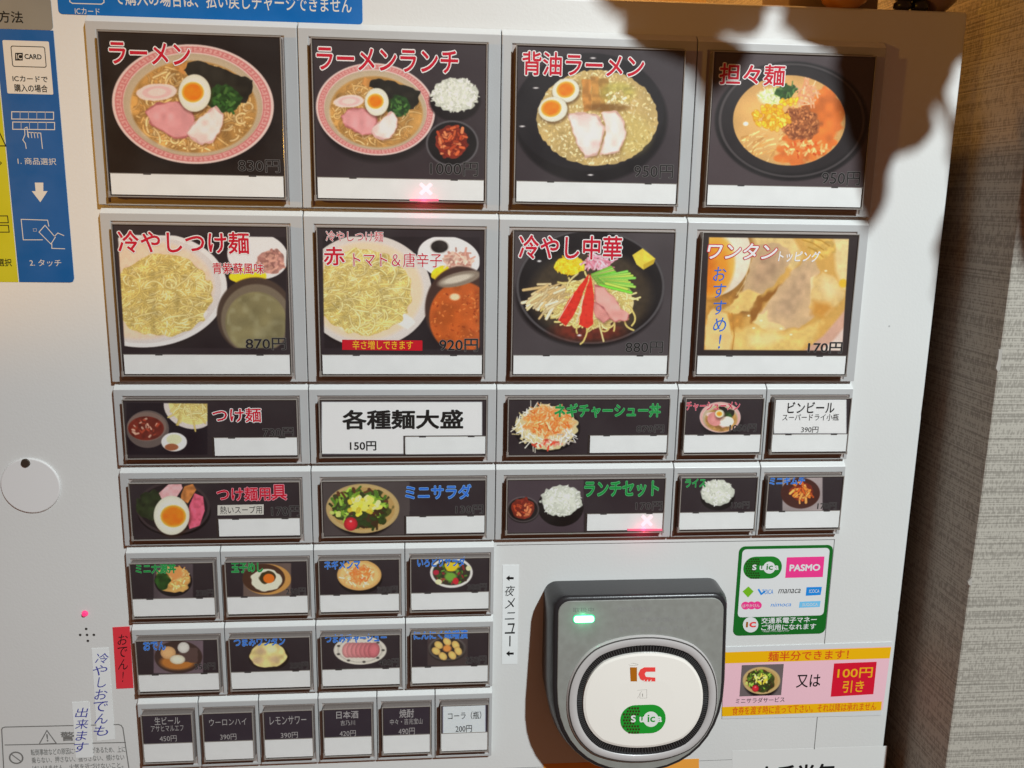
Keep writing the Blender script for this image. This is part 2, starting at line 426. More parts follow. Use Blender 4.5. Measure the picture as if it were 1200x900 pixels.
    def card(s, name, h, parent):
        P = s.P; me = bpy.data.meshes.new(name)
        me.from_pydata([P.pt(s.u0, s.v0, h), P.pt(s.u1, s.v0, h), P.pt(s.u1, s.v1, h), P.pt(s.u0, s.v1, h)], [], [(3, 2, 1, 0)])
        uv = me.uv_layers.new(); cs = {0: (0, 1), 1: (1, 1), 2: (1, 0), 3: (0, 0)}
        for lp in me.loops: uv.data[lp.index].uv = cs[lp.vertex_index]
        me.materials.append(s.finish(name + "_print")); return link(name, me, parent)

# ================================================================== BODY AND DOOR
machine = empty("ticket_machine")
tag(machine, "off-white meal ticket vending machine with rows of picture menu buttons", "vending machine")
U = 36.97; TOPV, RIGHT = -16.2, 364.2
mb = MB(); mb.box(DOOR, -165, TOPV, RIGHT, 620, -420, 0)
mb.build("cabinet", M_DOOR, machine, bevel=1.6, seg=3)
# lower right plate and hairline seams of the door
mb = MB(); mb.box(DOOR, 327.1, 222.4, 327.45, 334.5, 0, .05); mb.box(DOOR, 165.2, 222.1, 327.45, 222.4, 0, .05)
mb.box(DOOR, -25, 338.4, 363, 338.6, 0, .04)
mb.build("panel_seam", mat("seam_shadow_gap", (.16, .155, .15, 1), .6), machine)

# ================================================================== MENU BUTTON MODULES
KINDS = {  # width, height(u), opening l/t/r/b, cap l/t/r/b, status window
    'big':   (82, 2, (4.4, 3.2, 76.6, 69.6), (5.7, 4.0, 76.1, 67.4), (6.9, 58.2, 75.1, 66.4)),
    'wide':  (82, 1, (3.7, 2.8, 78.1, 32.9), (4.7, 3.4, 77.7, 29.9), (42.0, 20.6, 77.0, 28.5)),
    'half':  (41, 1, (1.9, 2.8, 39.3, 32.9), (2.5, 3.4, 38.9, 29.9), (3.0, 20.6, 38.3, 28.7)),
    'third': (82 / 3, 1, (1.9, 2.8, 25.7, 32.2), (2.5, 3.4, 25.4, 28.6), (3.0, 18.5, 25.0, 27.7)),
}
def frame_mesh(kind):
    Wd, n, (l, t, r, b), cap, _ = KINDS[kind]; H = n * U
    g = .17; o = [(g, 0), (Wd - g, 0), (Wd - g, H - 3.5), (g, H - 3.5)]; i = [(l, t), (r, t), (r, b), (l, b)]
    P = FACE; vs = [P.pt(*q, 0) for q in o] + [P.pt(*q, 0) for q in i] + [P.pt(*q, -.7) for q in i]
    vs += [P.pt(g, -2.7, -2.95), P.pt(Wd - g, -2.7, -2.95), P.pt(Wd - g, H - 3.2, -2.95), P.pt(g, H - 3.2, -2.95)]
    fs = [(k, k + 4, (k + 1) % 4 + 4, (k + 1) % 4) for k in range(4)] + [(k + 4, k + 8, (k + 1) % 4 + 8, (k + 1) % 4 + 4) for k in range(4)]
    fs += [(11, 10, 9, 8)] + [(k, (k + 1) % 4, (k + 1) % 4 + 12, k + 12) for k in range(4)] + [(12, 13, 14, 15)]
    me = bpy.data.meshes.new("frame_" + kind); me.from_pydata(vs, [], fs); me.materials.append(M_FRAME); me.materials.append(M_WELL); me.materials.append(M_DOOR)
    me.polygons.foreach_set("material_index", [1 if k == 8 else (2 if k == 9 else 0) for k in range(len(fs))]); me.update(); return me
def holder_mesh(kind):
    _, _, _, (l, t, r, b), _ = KINDS[kind]
    m_ = MB(); m_.prism(FACE, rrect(l, t, r, b, .7, 2), -.68, 3.2, 1, rrect(l + .25, t + .25, r - .25, b - .3, .6, 2))
    m_.m = [0 if k == 1 else x for k, x in enumerate(m_.m)]
    me = bpy.data.meshes.new("holder_" + kind); me.from_pydata(m_.v, [], m_.f); me.materials.append(M_HOLD); me.materials.append(M_SIDE); me.polygons.foreach_set("material_index", m_.m); me.update(); return me
def rim_mesh(kind):            # raised clear lip around the cap with its two corner lugs
    _, _, _, (l, t, r, b), _ = KINDS[kind]; m_ = MB(); e = .46
    m_.box(FACE, l, t, r, t + e, 3.2, 3.75); m_.box(FACE, l, b - e, r, b, 3.2, 3.75)
    m_.box(FACE, l, t + e, l + e, b - e, 3.2, 3.75); m_.box(FACE, r - e, t + e, r, b - e, 3.2, 3.75)
    m_.box(FACE, l - .3, b - 2.2, l + .7, b + .25, 1.2, 3.6); m_.box(FACE, r - .7, b - 1.2, r + .25, b + .2, 1.2, 3.6)
    me = bpy.data.meshes.new("rim_" + kind); me.from_pydata(m_.v, [], m_.f); me.materials.append(M_RIM); me.update(); return me
def cover_mesh(kind):
    _, _, _, (l, t, r, b), _ = KINDS[kind]; m_ = MB(); m_.rect(FACE, l + .3, t + .3, r - .3, b - .3, 3.62)
    me = bpy.data.meshes.new("cover_" + kind); me.from_pydata(m_.v, [], m_.f); me.materials.append(M_CLEAR); me.update(); return me
def window_mesh(kind):
    (l, t, r, b) = KINDS[kind][4]; m_ = MB(); m_.box(FACE, l, t, r, b, 3.2, 3.40, 0)
    wd = r - l
    if kind == 'wide':
        m_.box(FACE, l - 1.0, t - .5, l - .3, b + .9, 3.2, 3.42, 3); m_.box(FACE, l - .3, t - .55, r + .3, t - .3, 3.2, 3.42, 3)
    if kind != 'third':
        for q in (.21, .82): m_.box(FACE, l + wd * q - 1.5, t - .45, l + wd * q + 1.5, t + .25, 3.2, 3.47, 1)
    m_.box(FACE, l - .25, t - .3, r + .25, t - .02, 3.2, 3.43, 2)
    me = bpy.data.meshes.new("window_" + kind); me.from_pydata(m_.v, [], m_.f)
    for x in (M_LABEL, M_CLIP, M_RIM, M_HOLD): me.materials.append(x)
    me.polygons.foreach_set("material_index", m_.m); me.update(); return me
SH = {k: dict(frame=frame_mesh(k), card_holder=holder_mesh(k), clear_lip=rim_mesh(k), clear_cover=cover_mesh(k), status_window=window_mesh(k)) for k in KINDS}
rnd = random.Random(4)
def button(kind, col, row, label):
    e = empty("menu_button", parent=machine); e["label"] = label
    x, v = col, row * U; e.location = FACE.pt(x, v, 0)
    for part in ("frame", "card_holder", "clear_lip", "clear_cover", "status_window"):
        o = link(part, SH[kind][part], e, bevel=.32 if part == "frame" else (.12 if part in ("clear_lip",) else 0))
    wn = KINDS[kind]
    e['_o'] = 0; del e['_o']
    return e, (x, v), wn
def child_fix(o, e):          # built in world coordinates, hung under e
    o.parent = e; o.matrix_parent_inverse = Matrix.Translation(-e.location); return o

K = {}
def make(kind, col, row, label, paint=None, bg=(44, 37, 41), title=None, price=None, extra=None, cardbox=None, res=None):
    e, (x, v), wn = button(kind, col, row, label)
    l, t, r, b = wn[3]; wl, wt, wr, wb = wn[4]
    # the printed card: for the wide ones it also runs left of the status window
    bot = b - .9 if kind == 'wide' else wt - .1
    cv = Canvas(CARD, x + l + .9, v + t + .9, x + r - .7, v + bot, res or (5.2 if kind == 'big' else 5.6), S(*bg), seed=int(col + row * 7))
    if kind != 'third' or bg[0] < 100:
        cv.C *= (1 + .10 * (cv.noise(60, 3) - .5))[..., None]
    if paint: paint(cv)
    child_fix(cv.card("menu_card", -.08, None), e)
    if title:
        mt = MB(); mats = [title[0], title[1]]
        for it in title[2]:
            s, bx = it[0], it[1]; kw = it[2] if len(it) > 2 else {}
            if kw.get('vert'): vtext(mt, CARD, s, bx, .02, 0, .01, shear=.15)
            else: text(mt, CARD, s, bx, .02, 0, kw.get('bold', .018), title[3], 1, kw.get('shear', 0))
        child_fix(mt.build("dish_name", mats), e)
    if price:
        mt = MB(); text(mt, CARD, price[0], price[1], .02, 0, .004, price[2] if len(price) > 2 else .02, 1)
        child_fix(mt.build("price", price[3] if len(price) > 3 else [M_BLACK, M_FAINT if kind == 'big' else M_FAINT2]), e)
    if extra: extra(e)
    return e
RW = lambda items, o=.046: (M_RED, M_WHITE, items, o)
BL = lambda items, o=.034: (M_BLUE, M_LBLUE, items, o)
GR = lambda items, o=.034: (M_GREEN, M_LGREEN, items, o)
BK = lambda items: (M_BLACK, M_BLACK, items, None)
WK = lambda items: (mat("pale_print_ink", (.45, .43, .43, 1), .5, .2), M_WHITE, items, None)

# ---- paintings, all positions as measured on the photograph
def ramen_bowl(c, cx, cy, rx, ry, a=4, fret=True):
    c.ell(cx + 2, cy + 8, rx * .98, ry, (18, 14, 16), a, soft=6, alpha=.8)
    c.ell(cx, cy, rx, ry, (214, 190, 184), a); 
    mk = c.ringm(cx, cy, rx, ry, .865, .965, a); c.put(mk * .85, S(208, 152, 146))
    if fret:
        c.em(cx, cy, rx, ry, a); th = np.arctan2(c.yn, c.xn) / (2 * math.pi) * 46; t = th - np.floor(th); r = (c.d - .865) / .10
        g = ((np.abs(r - .12) < .09) | (np.abs(r - .9) < .09) | (np.abs(t - .12) < .10) | ((np.abs(t - .6) < .11) & (r > .35)) | ((np.abs(r - .45) < .1) & (t > .35) & (t < .85)))
        c.put(mk * g * .55, S(178, 82, 86))
    c.ell(cx, cy + 1, rx * .86, ry * .86, (206, 186, 156), a, shade=.15)
    return c.ell(cx + 1, cy + 3, rx * .78, ry * .77, (178, 134, 74), a, vary=.14, vs=14, soft=2)
def pork(c, pts, col=(220, 150, 155), seed=0, edge=(168, 96, 96)):
    c.poly([(x + 1, y + 2) for x, y in pts], (90, 50, 30), soft=4, alpha=.45)
    c.poly(pts, edge, vary=.08, seed=seed, rough=1.5)
    cx = sum(p[0] for p in pts) / len(pts); cy = sum(p[1] for p in pts) / len(pts)
    c.poly([(cx + (x - cx) * .93, cy + (y - cy) * .92) for x, y in pts], col, soft=2, vary=.10, vs=8, seed=seed + 2, rough=1.5)
def ramen_top(c, ox, oy, s, small=False):
    SH_ = lambda: c.shade(ox, oy + 4, 73 * s, 53 * s, .20, 10 * s + 2)
    T = lambda pts: [(ox + (x - 226) * s, oy + (y - 122) * s) for x, y in pts]
    E = lambda x, y, rx, ry, col, **k: c.ell(ox + (x - 226) * s, oy + (y - 122) * s, rx * s, ry * s, col, **k)
    clip = c.em(ox + 1, oy + 3, 73 * s, 53 * s, 4)
    c.noodles(ox, oy + 4, 72 * s, 52 * s, int(340 if s > .9 else 260 * s), 2.3 * s, clip=clip, ln=(14 * s, 34 * s), cols=((208, 172, 112), (190, 150, 92), (220, 190, 136), (174, 132, 74)), edge=(128, 88, 44), curl=.75)
    SH_()
    c.poly(T([(208, 70), (222, 74), (216, 88), (204, 80)]), (186, 130, 70), vary=.15)
    c.poly(T([(214, 84), (219, 74), (232, 72), (262, 80), (297, 93), (294, 108), (288, 122), (262, 118), (238, 100)]), (36, 34, 28), vary=.25, vs=7, rough=2)
    E(262, 116, 20, 17, (36, 66, 30), rough=.16, vary=.3, soft=1.5)
    c.dabs(ox + 36 * s, oy - 4 * s, 15 * s, 13 * s, 30, 3 * s, ((50, 92, 40), (30, 56, 26), (70, 110, 50)), None, 2)
    E(184, 108, 24, 10, (222, 198, 190), a=-4, rough=.05); c.put(c.ringm(ox - 42 * s, oy - 14 * s, 24 * s, 10 * s, .45, .72, -4) * .6, S(216, 160, 162))
    pork(c, T([(170, 131), (182, 121), (205, 118), (226, 128), (229, 142), (222, 160), (205, 163), (192, 155), (178, 147)]), (216, 150, 152), 1)
    pork(c, T([(224, 148), (236, 136), (252, 124), (262, 134), (260, 150), (250, 166), (238, 170), (224, 163), (219, 156)]), (234, 208, 202), 4, (200, 160, 156))
    c.egg(ox + 2 * s, oy - 13 * s, 19 * s, 22 * s, ox, oy - 14 * s, 13 * s, 12 * s)
def p1(c):
    ramen_bowl(c, 226, 122, 95, 70, 4); ramen_top(c, 226, 122, 1.0)
def p2(c):
    ramen_bowl(c, 440, 128, 70, 54, 6); ramen_top(c, 440, 129, .74)
    c.ell(533, 118, 30, 24, (22, 18, 20), soft=3); c.rice(533, 111, 28, 20, 260)
    c.ell(530, 168, 31, 27, (20, 18, 20)); c.put(c.ringm(530, 168, 31, 27, .92, 1.0) * .5, S(150, 145, 150)); c.kimchi(529, 166, 19, 20, 60)
def p3(c):
    c.ell(692, 140, 90, 74, (18, 15, 18), soft=4); c.ell(690, 131, 88, 69, (27, 24, 28), soft=2)
    mk = c.ell(700, 138, 71, 56, (186, 160, 104), rough=.02, rsz=4, vary=.10, vs=20)
    c.dabs(700, 138, 70, 55, 1100, 1.8, ((212, 192, 142), (176, 150, 92), (196, 172, 118), (226, 210, 166)), mk, 1.3)
    c.ell(738, 158, 26, 24, (190, 176, 96), alpha=.35, soft=12)
    for i, q in enumerate(((682, 92), (692, 90), (702, 92))):
        c.poly([(q[0], q[1]), (q[0] + 10, q[1]), (q[0] + 12, q[1] + 36), (q[0] + 2, q[1] + 40)], (184 - i * 8, 128, 66), vary=.15, seed=i, rough=1.5)
    c.ell(724, 108, 20, 12, (168, 160, 80), alpha=.7, soft=6, vary=.2)
    c.dabs(722, 116, 13, 8, 40, 3.2, ((226, 206, 150), (210, 186, 120), (236, 222, 180)), None, 1.0, (150, 120, 60))
    c.ell(712, 126, 26, 5, (110, 74, 34), soft=3, alpha=.7)
    pork(c, [(666, 133), (684, 132), (700, 134), (708, 148), (706, 165), (700, 182), (686, 184), (677, 172), (670, 152)], (234, 206, 200), 2, (196, 160, 148))
    pork(c, [(704, 131), (722, 130), (732, 142), (734, 156), (726, 178), (712, 182), (703, 181), (709, 160), (709, 145)], (232, 208, 200), 6, (196, 160, 148))
    c.egg(663, 106, 16, 14, 663, 105, 11, 9.5, -15); c.egg(648, 128, 17, 14.5, 646, 127, 12, 10, -8)
    for x, y in ((695, 68), (692, 205), (628, 103), (612, 148)): c.ell(x, y, 3.2, 1.0, (210, 205, 205), soft=1)
def p4(c):
    c.ell(928, 142, 90, 70, (20, 17, 19), soft=3); c.ell(926, 140, 84, 63, (34, 29, 31), soft=4)
    c.put(c.ringm(928, 141, 87, 68, .95, .985) * .45, S(120, 112, 112))
    mk = c.ell(925, 141, 66, 53, (222, 172, 104), vary=.05, vs=18, shade=.12)
    c.dabs(900, 168, 30, 16, 60, 2, ((232, 190, 124), (206, 150, 82)), mk, 4, None, 150)
    c.poly([(922, 160), (950, 112), (978, 96), (992, 130), (980, 165), (948, 190), (912, 196), (908, 184)], (212, 106, 40), soft=4, vary=.18, vs=9, rough=7, alpha=.9, clip=mk)
    c.dabs(942, 176, 28, 12, 60, 2.6, ((232, 150, 84), (206, 84, 26), (240, 190, 120)), mk, 1.6)
    c.ell(905, 113, 16, 10, (216, 216, 170), rough=.2, soft=3, vary=.1); c.dabs(905, 113, 14, 8, 60, 1.3, ((236, 238, 210), (180, 196, 120)), None, 5)
    c.ell(922, 107, 12, 8, (44, 72, 34), rough=.3, vary=.3); c.dabs(922, 106, 11, 7, 26, 2, ((40, 74, 32), (80, 116, 60)), None, 3)
    c.dabs(946, 110, 11, 14, 70, 1.8, ((226, 170, 130), (206, 140, 100)), mk, 5)
    c.ell(938, 145, 23, 20, (146, 84, 44), rough=.15, soft=3); c.dabs(938, 145, 22, 19, 220, 2.2, ((164, 98, 54), (120, 62, 30), (190, 120, 70)), None, 1)
    c.dabs(903, 137, 21, 14, 110, 4.0, ((240, 182, 40), (226, 160, 24), (250, 204, 80)), None, .8, (180, 110, 20))
    c.dabs(925, 119, 9, 5, 14, 4, ((240, 182, 40), (250, 204, 80)), None, .8, (180, 110, 20))
    c.ell(874, 145, 3, 2.4, (250, 240, 220), soft=1.5)
YN = dict(cols=((222, 204, 132), (208, 188, 112), (232, 218, 156)), edge=(160, 132, 68))
def p5(c):
    bx = c.poly([(138, 275), (336, 278), (334, 408), (146, 408)], (34, 28, 32), soft=1)
    keep = c.C.copy(); c.ell(172, 343, 93, 66, (30, 24, 26), soft=6); c.ell(172, 340, 94, 67, (212, 206, 204), a=-4, shade=.06)
    c.put(c.ringm(172, 340, 94, 67, .93, 1.0, -4) * .6, S(232, 230, 230))
    c.ell(168, 340, 82, 57, (222, 196, 172), a=-4, soft=5, vary=.03)
    mk = c.ell(190, 346, 58, 48, (206, 184, 110), rough=.06, rsz=8, vary=.1)
    c.noodles(188, 346, 57, 47, 620, 1.7, clip=mk, ln=(26, 64), curl=.5, ang=-12, **YN); c.shade(190, 346, 58, 48, .18, 9)
    c.ell(302, 300, 36, 27, (218, 216, 216), a=10); c.ell(290, 324, 22, 10, (236, 206, 40), rough=.1); c.ell(317, 306, 17, 14, (176, 128, 118), rough=.15, vary=.25)
    c.dabs(317, 306, 14, 11, 40, 3, ((196, 146, 130), (150, 104, 96)), None, 2)
    c.ell(299, 370, 45, 45, (70, 56, 48), soft=2); c.ell(300, 374, 41, 41, (112, 100, 84), soft=2); c.ell(300, 378, 36, 36, (126, 118, 84), vary=.14, vs=13, soft=2)
    c.put(np.clip(c.noise(7, 8) - .55, 0, 1) * 1.2 * c.em(300, 378, 34, 34), S(160, 156, 124))
    c.C = keep * (1 - bx[..., None]) + c.C * bx[..., None]
def p6(c):
    bx = c.poly([(378, 277), (562, 278), (562, 410), (380, 408)], (34, 28, 32), soft=1)
    keep = c.C.copy()
    c.ell(430, 343, 76, 66, (24, 18, 20), soft=6); c.ell(430, 341, 76, 66, (214, 206, 200), a=4, shade=.05); c.ell(428, 341, 67, 57, (226, 196, 166), soft=5)
    c.poly([(470, 365), (482, 372), (487, 378), (478, 386), (462, 378)], (226, 218, 210), soft=2)
    mk = c.ell(427, 342, 56, 50, (206, 182, 100), rough=.06, rsz=8, vary=.1)
    c.noodles(425, 343, 56, 49, 620, 1.7, clip=mk, ln=(26, 64), curl=.5, ang=-12, **YN); c.shade(427, 342, 56, 50, .18, 9)
    c.ell(526, 302, 37, 25, (220, 218, 216), a=12); c.ell(515, 289, 11, 8, (40, 36, 34), vary=.3); c.put(c.ringm(515, 289, 11, 8, .9, 1.05), S(190, 186, 182))
    c.ell(521, 322, 15, 11, (236, 204, 40), rough=.12, vary=.1); c.ell(538, 308, 17, 13, (206, 166, 150), rough=.2, vary=.2)
    c.dabs(538, 306, 15, 12, 60, 2.4, ((222, 188, 168), (180, 130, 116)), None, 3)
    c.ell(540, 362, 42, 50, (66, 46, 40), soft=2); c.ell(541, 372, 38, 42, (176, 84, 34), vary=.12, vs=8, soft=2)
    c.dabs(541, 372, 36, 40, 140, 1.6, ((196, 106, 48), (150, 62, 24), (210, 120, 60)), None, 1.4)
    c.ell(533, 348, 6, 4, (240, 200, 160), soft=2)
    c.ell(538, 327, 26, 8, (132, 118, 104), a=-14, soft=1.5); c.ell(536, 327, 18, 4, (196, 186, 170), a=-14, soft=2)
    c.C = keep * (1 - bx[..., None]) + c.C * bx[..., None]
def p7(c):
    c.C = c.C * .2 + S(74, 68, 70) * .8 * (1 + .16 * (c.noise(30, 9) - .5))[..., None]
    c.ell(690, 345, 86, 62, (24, 20, 22), soft=4); c.ell(692, 336, 87, 67, (22, 19, 21), soft=1.2)
    c.put(c.ringm(692, 336, 87, 67, .965, 1.0) * .5, S(130, 126, 128)); mk0 = c.ell(692, 346, 71, 52, (62, 52, 40), soft=10, vary=.1)
    c.ell(690, 388, 40, 12, (96, 36, 24), soft=8, vary=.2)
    c.ell(692, 356, 50, 28, (216, 198, 140), rough=.1, rsz=6); c.noodles(692, 356, 48, 26, 220, 2.0, ln=(12, 30), curl=.9, **YN)
    c.dabs(650, 344, 18, 12, 70, 3.2, ((216, 196, 150), (196, 168, 116), (228, 214, 180)), None, 7, (150, 120, 80), 148)
    c.ell(668, 311, 19, 11, (234, 194, 40), rough=.14); c.dabs(668, 311, 18, 10, 120, 1.6, ((244, 208, 60), (226, 182, 30)), None, 2)
    c.dabs(700, 308, 16, 9, 90, 2.2, ((226, 150, 168), (206, 122, 140), (240, 180, 190)), None, 4)
    for i in range(16):
        c.line([694 + i * .6, 716 + i * 1.6], [322 + i * .8, 313 + i * 2.0], 3.0, (116 + (i % 3) * 30, 176 + (i % 2) * 24, 60 + (i % 3) * 22), (60, 100, 30))
    for i in range(9): c.line([702 + i, 735 + i % 4 * 3], [325 + i * .9, 318 + i * 2.6], 3.0, (130 + (i % 3) * 26, 196, 84), (60, 110, 36))
    pork(c, [(696, 334), (708, 336), (720, 348), (728, 362), (738, 368), (736, 376), (722, 378), (706, 368), (697, 352)], (222, 156, 146), 3)
    pork(c, [(694, 350), (706, 360), (716, 372), (708, 380), (698, 372)], (214, 142, 134), 5)
    c.poly([(690, 320), (687, 336), (672, 370), (664, 382), (654, 376), (668, 350)], (206, 46, 30), vary=.12, vs=3, rough=1)
    c.poly([(692, 320), (696, 345), (695, 380), (688, 384), (678, 380), (684, 352)], (216, 50, 34), vary=.12, vs=3, rough=1)
    c.line([684, 676], [346, 378], 1.2, (238, 190, 176)); c.line([672, 655], [345, 374], 1.0, (238, 190, 176))
    c.poly([(741, 299), (753, 291), (768, 303), (766, 309), (754, 316), (746, 310)], (222, 196, 70), vary=.06); c.poly([(754, 310), (768, 303), (766, 309), (754, 316)], (186, 156, 44))
    for x, y in ((632, 306), (679, 393)): c.ell(x, y, 2.4, 1.2, (220, 216, 216), soft=1.2)
def p8(c):
    bx = c.poly([(831, 278), (995, 280), (987, 411), (825, 410)], (206, 166, 92), soft=1)
    base = np.ones_like(c.C) * S(44, 36, 36); Z = lambda *q: [(790 + x / 3.43, 230 + y / 3.43) for x, y in q]
    c.C = np.ones_like(c.C) * S(206, 158, 78)
    c.poly(Z((120, 400), (240, 370), (300, 430), (240, 640), (110, 640)), (190, 132, 52), soft=8, vary=.1)
    c.poly(Z((640, 160), (720, 160), (720, 360), (680, 380), (650, 300)), (230, 202, 142), soft=5, vary=.05)
    c.poly(Z((300, 150), (470, 150), (520, 240), (480, 300), (430, 260), (330, 220)), (226, 194, 128), soft=4, vary=.06)
    c.poly(Z((510, 160), (640, 160), (640, 230), (590, 260), (540, 215)), (214, 172, 84), soft=4, rough=4, vary=.15)
    for q in (((515, 175), (600, 215)), ((560, 170), (625, 200)), ((540, 205), (600, 245))):
        (x0, y0), (x1, y1) = Z(*q); c.line([x0, (x0 + x1) / 2, x1], [y0, (y0 + y1) / 2 - 2, y1], 1.6, (160, 112, 30), None, alpha=.7)
    # egg half
    c.ell(838, 301, 48, 51, (120, 74, 26), a=18, soft=8, alpha=.6); c.ell(834, 299, 46, 49, (240, 226, 204), a=18, soft=1.5, shade=.06)
    c.ell(836, 312, 25, 37, (236, 172, 70), a=8, soft=4); c.ell(834, 316, 20, 32, (232, 142, 26), a=8, soft=8); c.ell(826, 318, 12, 24, (214, 108, 12), soft=10)
    # back wonton with its pale skirt
    c.poly(Z((240, 400), (300, 330), (340, 260), (370, 300), (350, 420), (300, 480), (225, 465)), (110, 66, 22), soft=6, alpha=.6)
    c.poly(Z((322, 205), (395, 185), (455, 205), (478, 245), (440, 310), (395, 360), (345, 392), (310, 440), (250, 448), (262, 400), (290, 340), (305, 270)), (196, 164, 124), soft=2.5, vary=.05, vs=10, rough=2)
    c.poly(Z((340, 240), (420, 230), (440, 270), (390, 340), (320, 380), (315, 320)), (176, 142, 112), soft=12, vary=.12, vs=6, alpha=.8)
    c.poly(Z((258, 392), (300, 375), (345, 392), (300, 465), (240, 470), (190, 462), (225, 440)), (228, 190, 110), soft=3, rough=2, vary=.05)
    c.line(*zip(*Z((300, 270), (285, 345), (250, 400))), 1.0, (236, 206, 150), alpha=.6)
    # the dark broth between them
    c.poly(Z((300, 468), (345, 405), (405, 372), (440, 350), (395, 405), (350, 445), (340, 490), (315, 510)), (138, 84, 24), soft=4, rough=2)
    # front wonton
    c.poly(Z((478, 300), (520, 262), (562, 252), (584, 300), (556, 370), (548, 440), (566, 486), (500, 525), (410, 545), (345, 520), (340, 470), (380, 420), (432, 352)), (206, 172, 130), soft=2.5, vary=.05, vs=9, rough=2)
    c.poly(Z((470, 330), (540, 280), (550, 330), (520, 420), (470, 490), (400, 470), (420, 400)), (184, 152, 120), soft=14, vary=.12, vs=6, alpha=.85)
    c.poly(Z((345, 470), (372, 462), (380, 500), (430, 510), (445, 535), (400, 548), (350, 528), (325, 505)), (236, 206, 142), soft=3, rough=2.5)
    c.poly(Z((548, 330), (566, 320), (562, 420), (548, 440)), (238, 214, 160), soft=2, rough=1, alpha=.9)
    # right wonton
    c.poly(Z((562, 330), (600, 300), (650, 330), (690, 392), (664, 432), (610, 486), (556, 470), (545, 400)), (222, 188, 122), soft=3, rough=2, vary=.04)
    c.poly(Z((560, 420), (620, 430), (640, 450), (596, 490), (552, 474)), (196, 132, 48), soft=8, alpha=.9)
    c.poly(Z((600, 330), (640, 345), (660, 390), (620, 410), (590, 370)), (234, 206, 150), soft=10)
    c.ell(*Z((680, 350))[0], 5, 5, (226, 176, 40), soft=2)
    # lower wrappers and rim
    c.poly(Z((235, 540), (330, 520), (450, 550), (540, 520), (600, 500), (560, 580), (470, 640), (230, 640)), (226, 190, 108), soft=6, rough=3, vary=.06)
    c.poly(Z((300, 560), (400, 545), (440, 570), (380, 600), (300, 600)), (238, 210, 140), soft=8)
    c.poly(Z((130, 480), (160, 455), (210, 470), (235, 560), (225, 640), (120, 640)), (232, 196, 126), soft=3, rough=2)
    c.line(*zip(*Z((232, 470), (242, 560), (232, 630))), 1.6, (170, 110, 40), alpha=.8)
    c.poly(Z((700, 440), (700, 640), (500, 640), (600, 560), (660, 490)), (206, 160, 140), soft=3); c.poly(Z((706, 500), (706, 640), (560, 640), (640, 580)), (232, 206, 196), soft=3)
    for q in ((300, 480), (430, 532), (350, 500), (470, 556), (610, 300), (320, 530)): c.ell(*Z(q)[0], 1.6, 1.0, (250, 238, 200), soft=1)
    c.C = c.C * .86 + S(150, 124, 96) * .14; c.shade(908, 344, 120, 100, .06, 12)
    c.C = base * (1 - bx[..., None]) + np.clip(c.C, 0, 1) * bx[..., None]
def p9(c):
    bx = c.poly([(148, 472), (243, 473), (243, 533), (149, 533)], (26, 20, 28), soft=1); keep = c.C.copy()
    c.ell(173, 503, 25, 22, (96, 84, 80)); c.ell(172, 500, 23, 17, (120, 100, 92)); c.ell(171, 502, 21, 14, (104, 36, 26), vary=.2); c.dabs(171, 502, 18, 11, 26, 2.4, ((190, 150, 130), (150, 60, 40)), None, 1.4)
    c.ell(222, 478, 31, 24, (206, 196, 190), a=20); c.ell(224, 476, 27, 21, (222, 208, 136), a=20); c.noodles(225, 478, 22, 17, 70, 1.6, ln=(6, 16), **YN)
    c.ell(204, 518, 15, 11, (226, 222, 216)); c.ell(204, 515, 9, 6, (206, 206, 170)); c.ell(201, 524, 8, 4, (150, 90, 60))
    c.C = keep * (1 - bx[..., None]) + c.C * bx[..., None]
def p11(c):
    c.ell(641, 502, 39, 28, (18, 15, 17)); c.ell(641, 500, 36, 26, (200, 186, 140), rough=.1)
    c.dabs(638, 500, 36, 23, 240, 1.3, ((230, 222, 200), (206, 190, 140), (236, 230, 216)), None, 7)
    c.ell(642, 494, 28, 17, (222, 130, 62), rough=.2, soft=5, alpha=.85); c.dabs(642, 493, 26, 17, 220, 1.4, ((226, 130, 60), (240, 164, 96), (206, 100, 40), (240, 200, 150)), None, 6)
    c.dabs(640, 520, 18, 5, 20, 2.4, ((200, 70, 50), (226, 150, 130)), None, 2); c.dabs(664, 512, 8, 7, 24, 1.6, ((240, 236, 230), (180, 170, 160)), None, 4)
def smallramen(c):
    ramen_bowl(c, 844, 489, 24, 18, 0, False); ramen_top(c, 844, 489, .25)
    c.ell(838, 491, 9, 8, (206, 134, 130), vary=.1); c.ell(852, 494, 8, 6, (236, 222, 206)); c.egg(843, 485, 5, 4.5, 843, 485, 3.4, 3)
def p14(c):
    c.ell(204, 600, 43, 28, (16, 13, 15)); c.ell(203, 595, 43, 31, (58, 48, 50)); c.ell(203, 595, 40, 28, (30, 23, 26))
    c.ell(180, 592, 20, 17, (38, 48, 26), rough=.12, vary=.3); c.poly([(186, 578), (198, 567), (212, 566), (214, 572), (206, 584), (190, 586)], (224, 168, 170), vary=.1)
    c.poly([(212, 580), (216, 570), (226, 567), (230, 574), (220, 590), (212, 586)], (186, 118, 62), vary=.2)
    c.poly([(222, 592), (228, 578), (238, 582), (240, 598), (234, 616), (222, 620), (218, 606)], (210, 92, 116), vary=.14, vs=3)
    c.egg(201, 604, 21, 23, 203, 605, 15, 13)
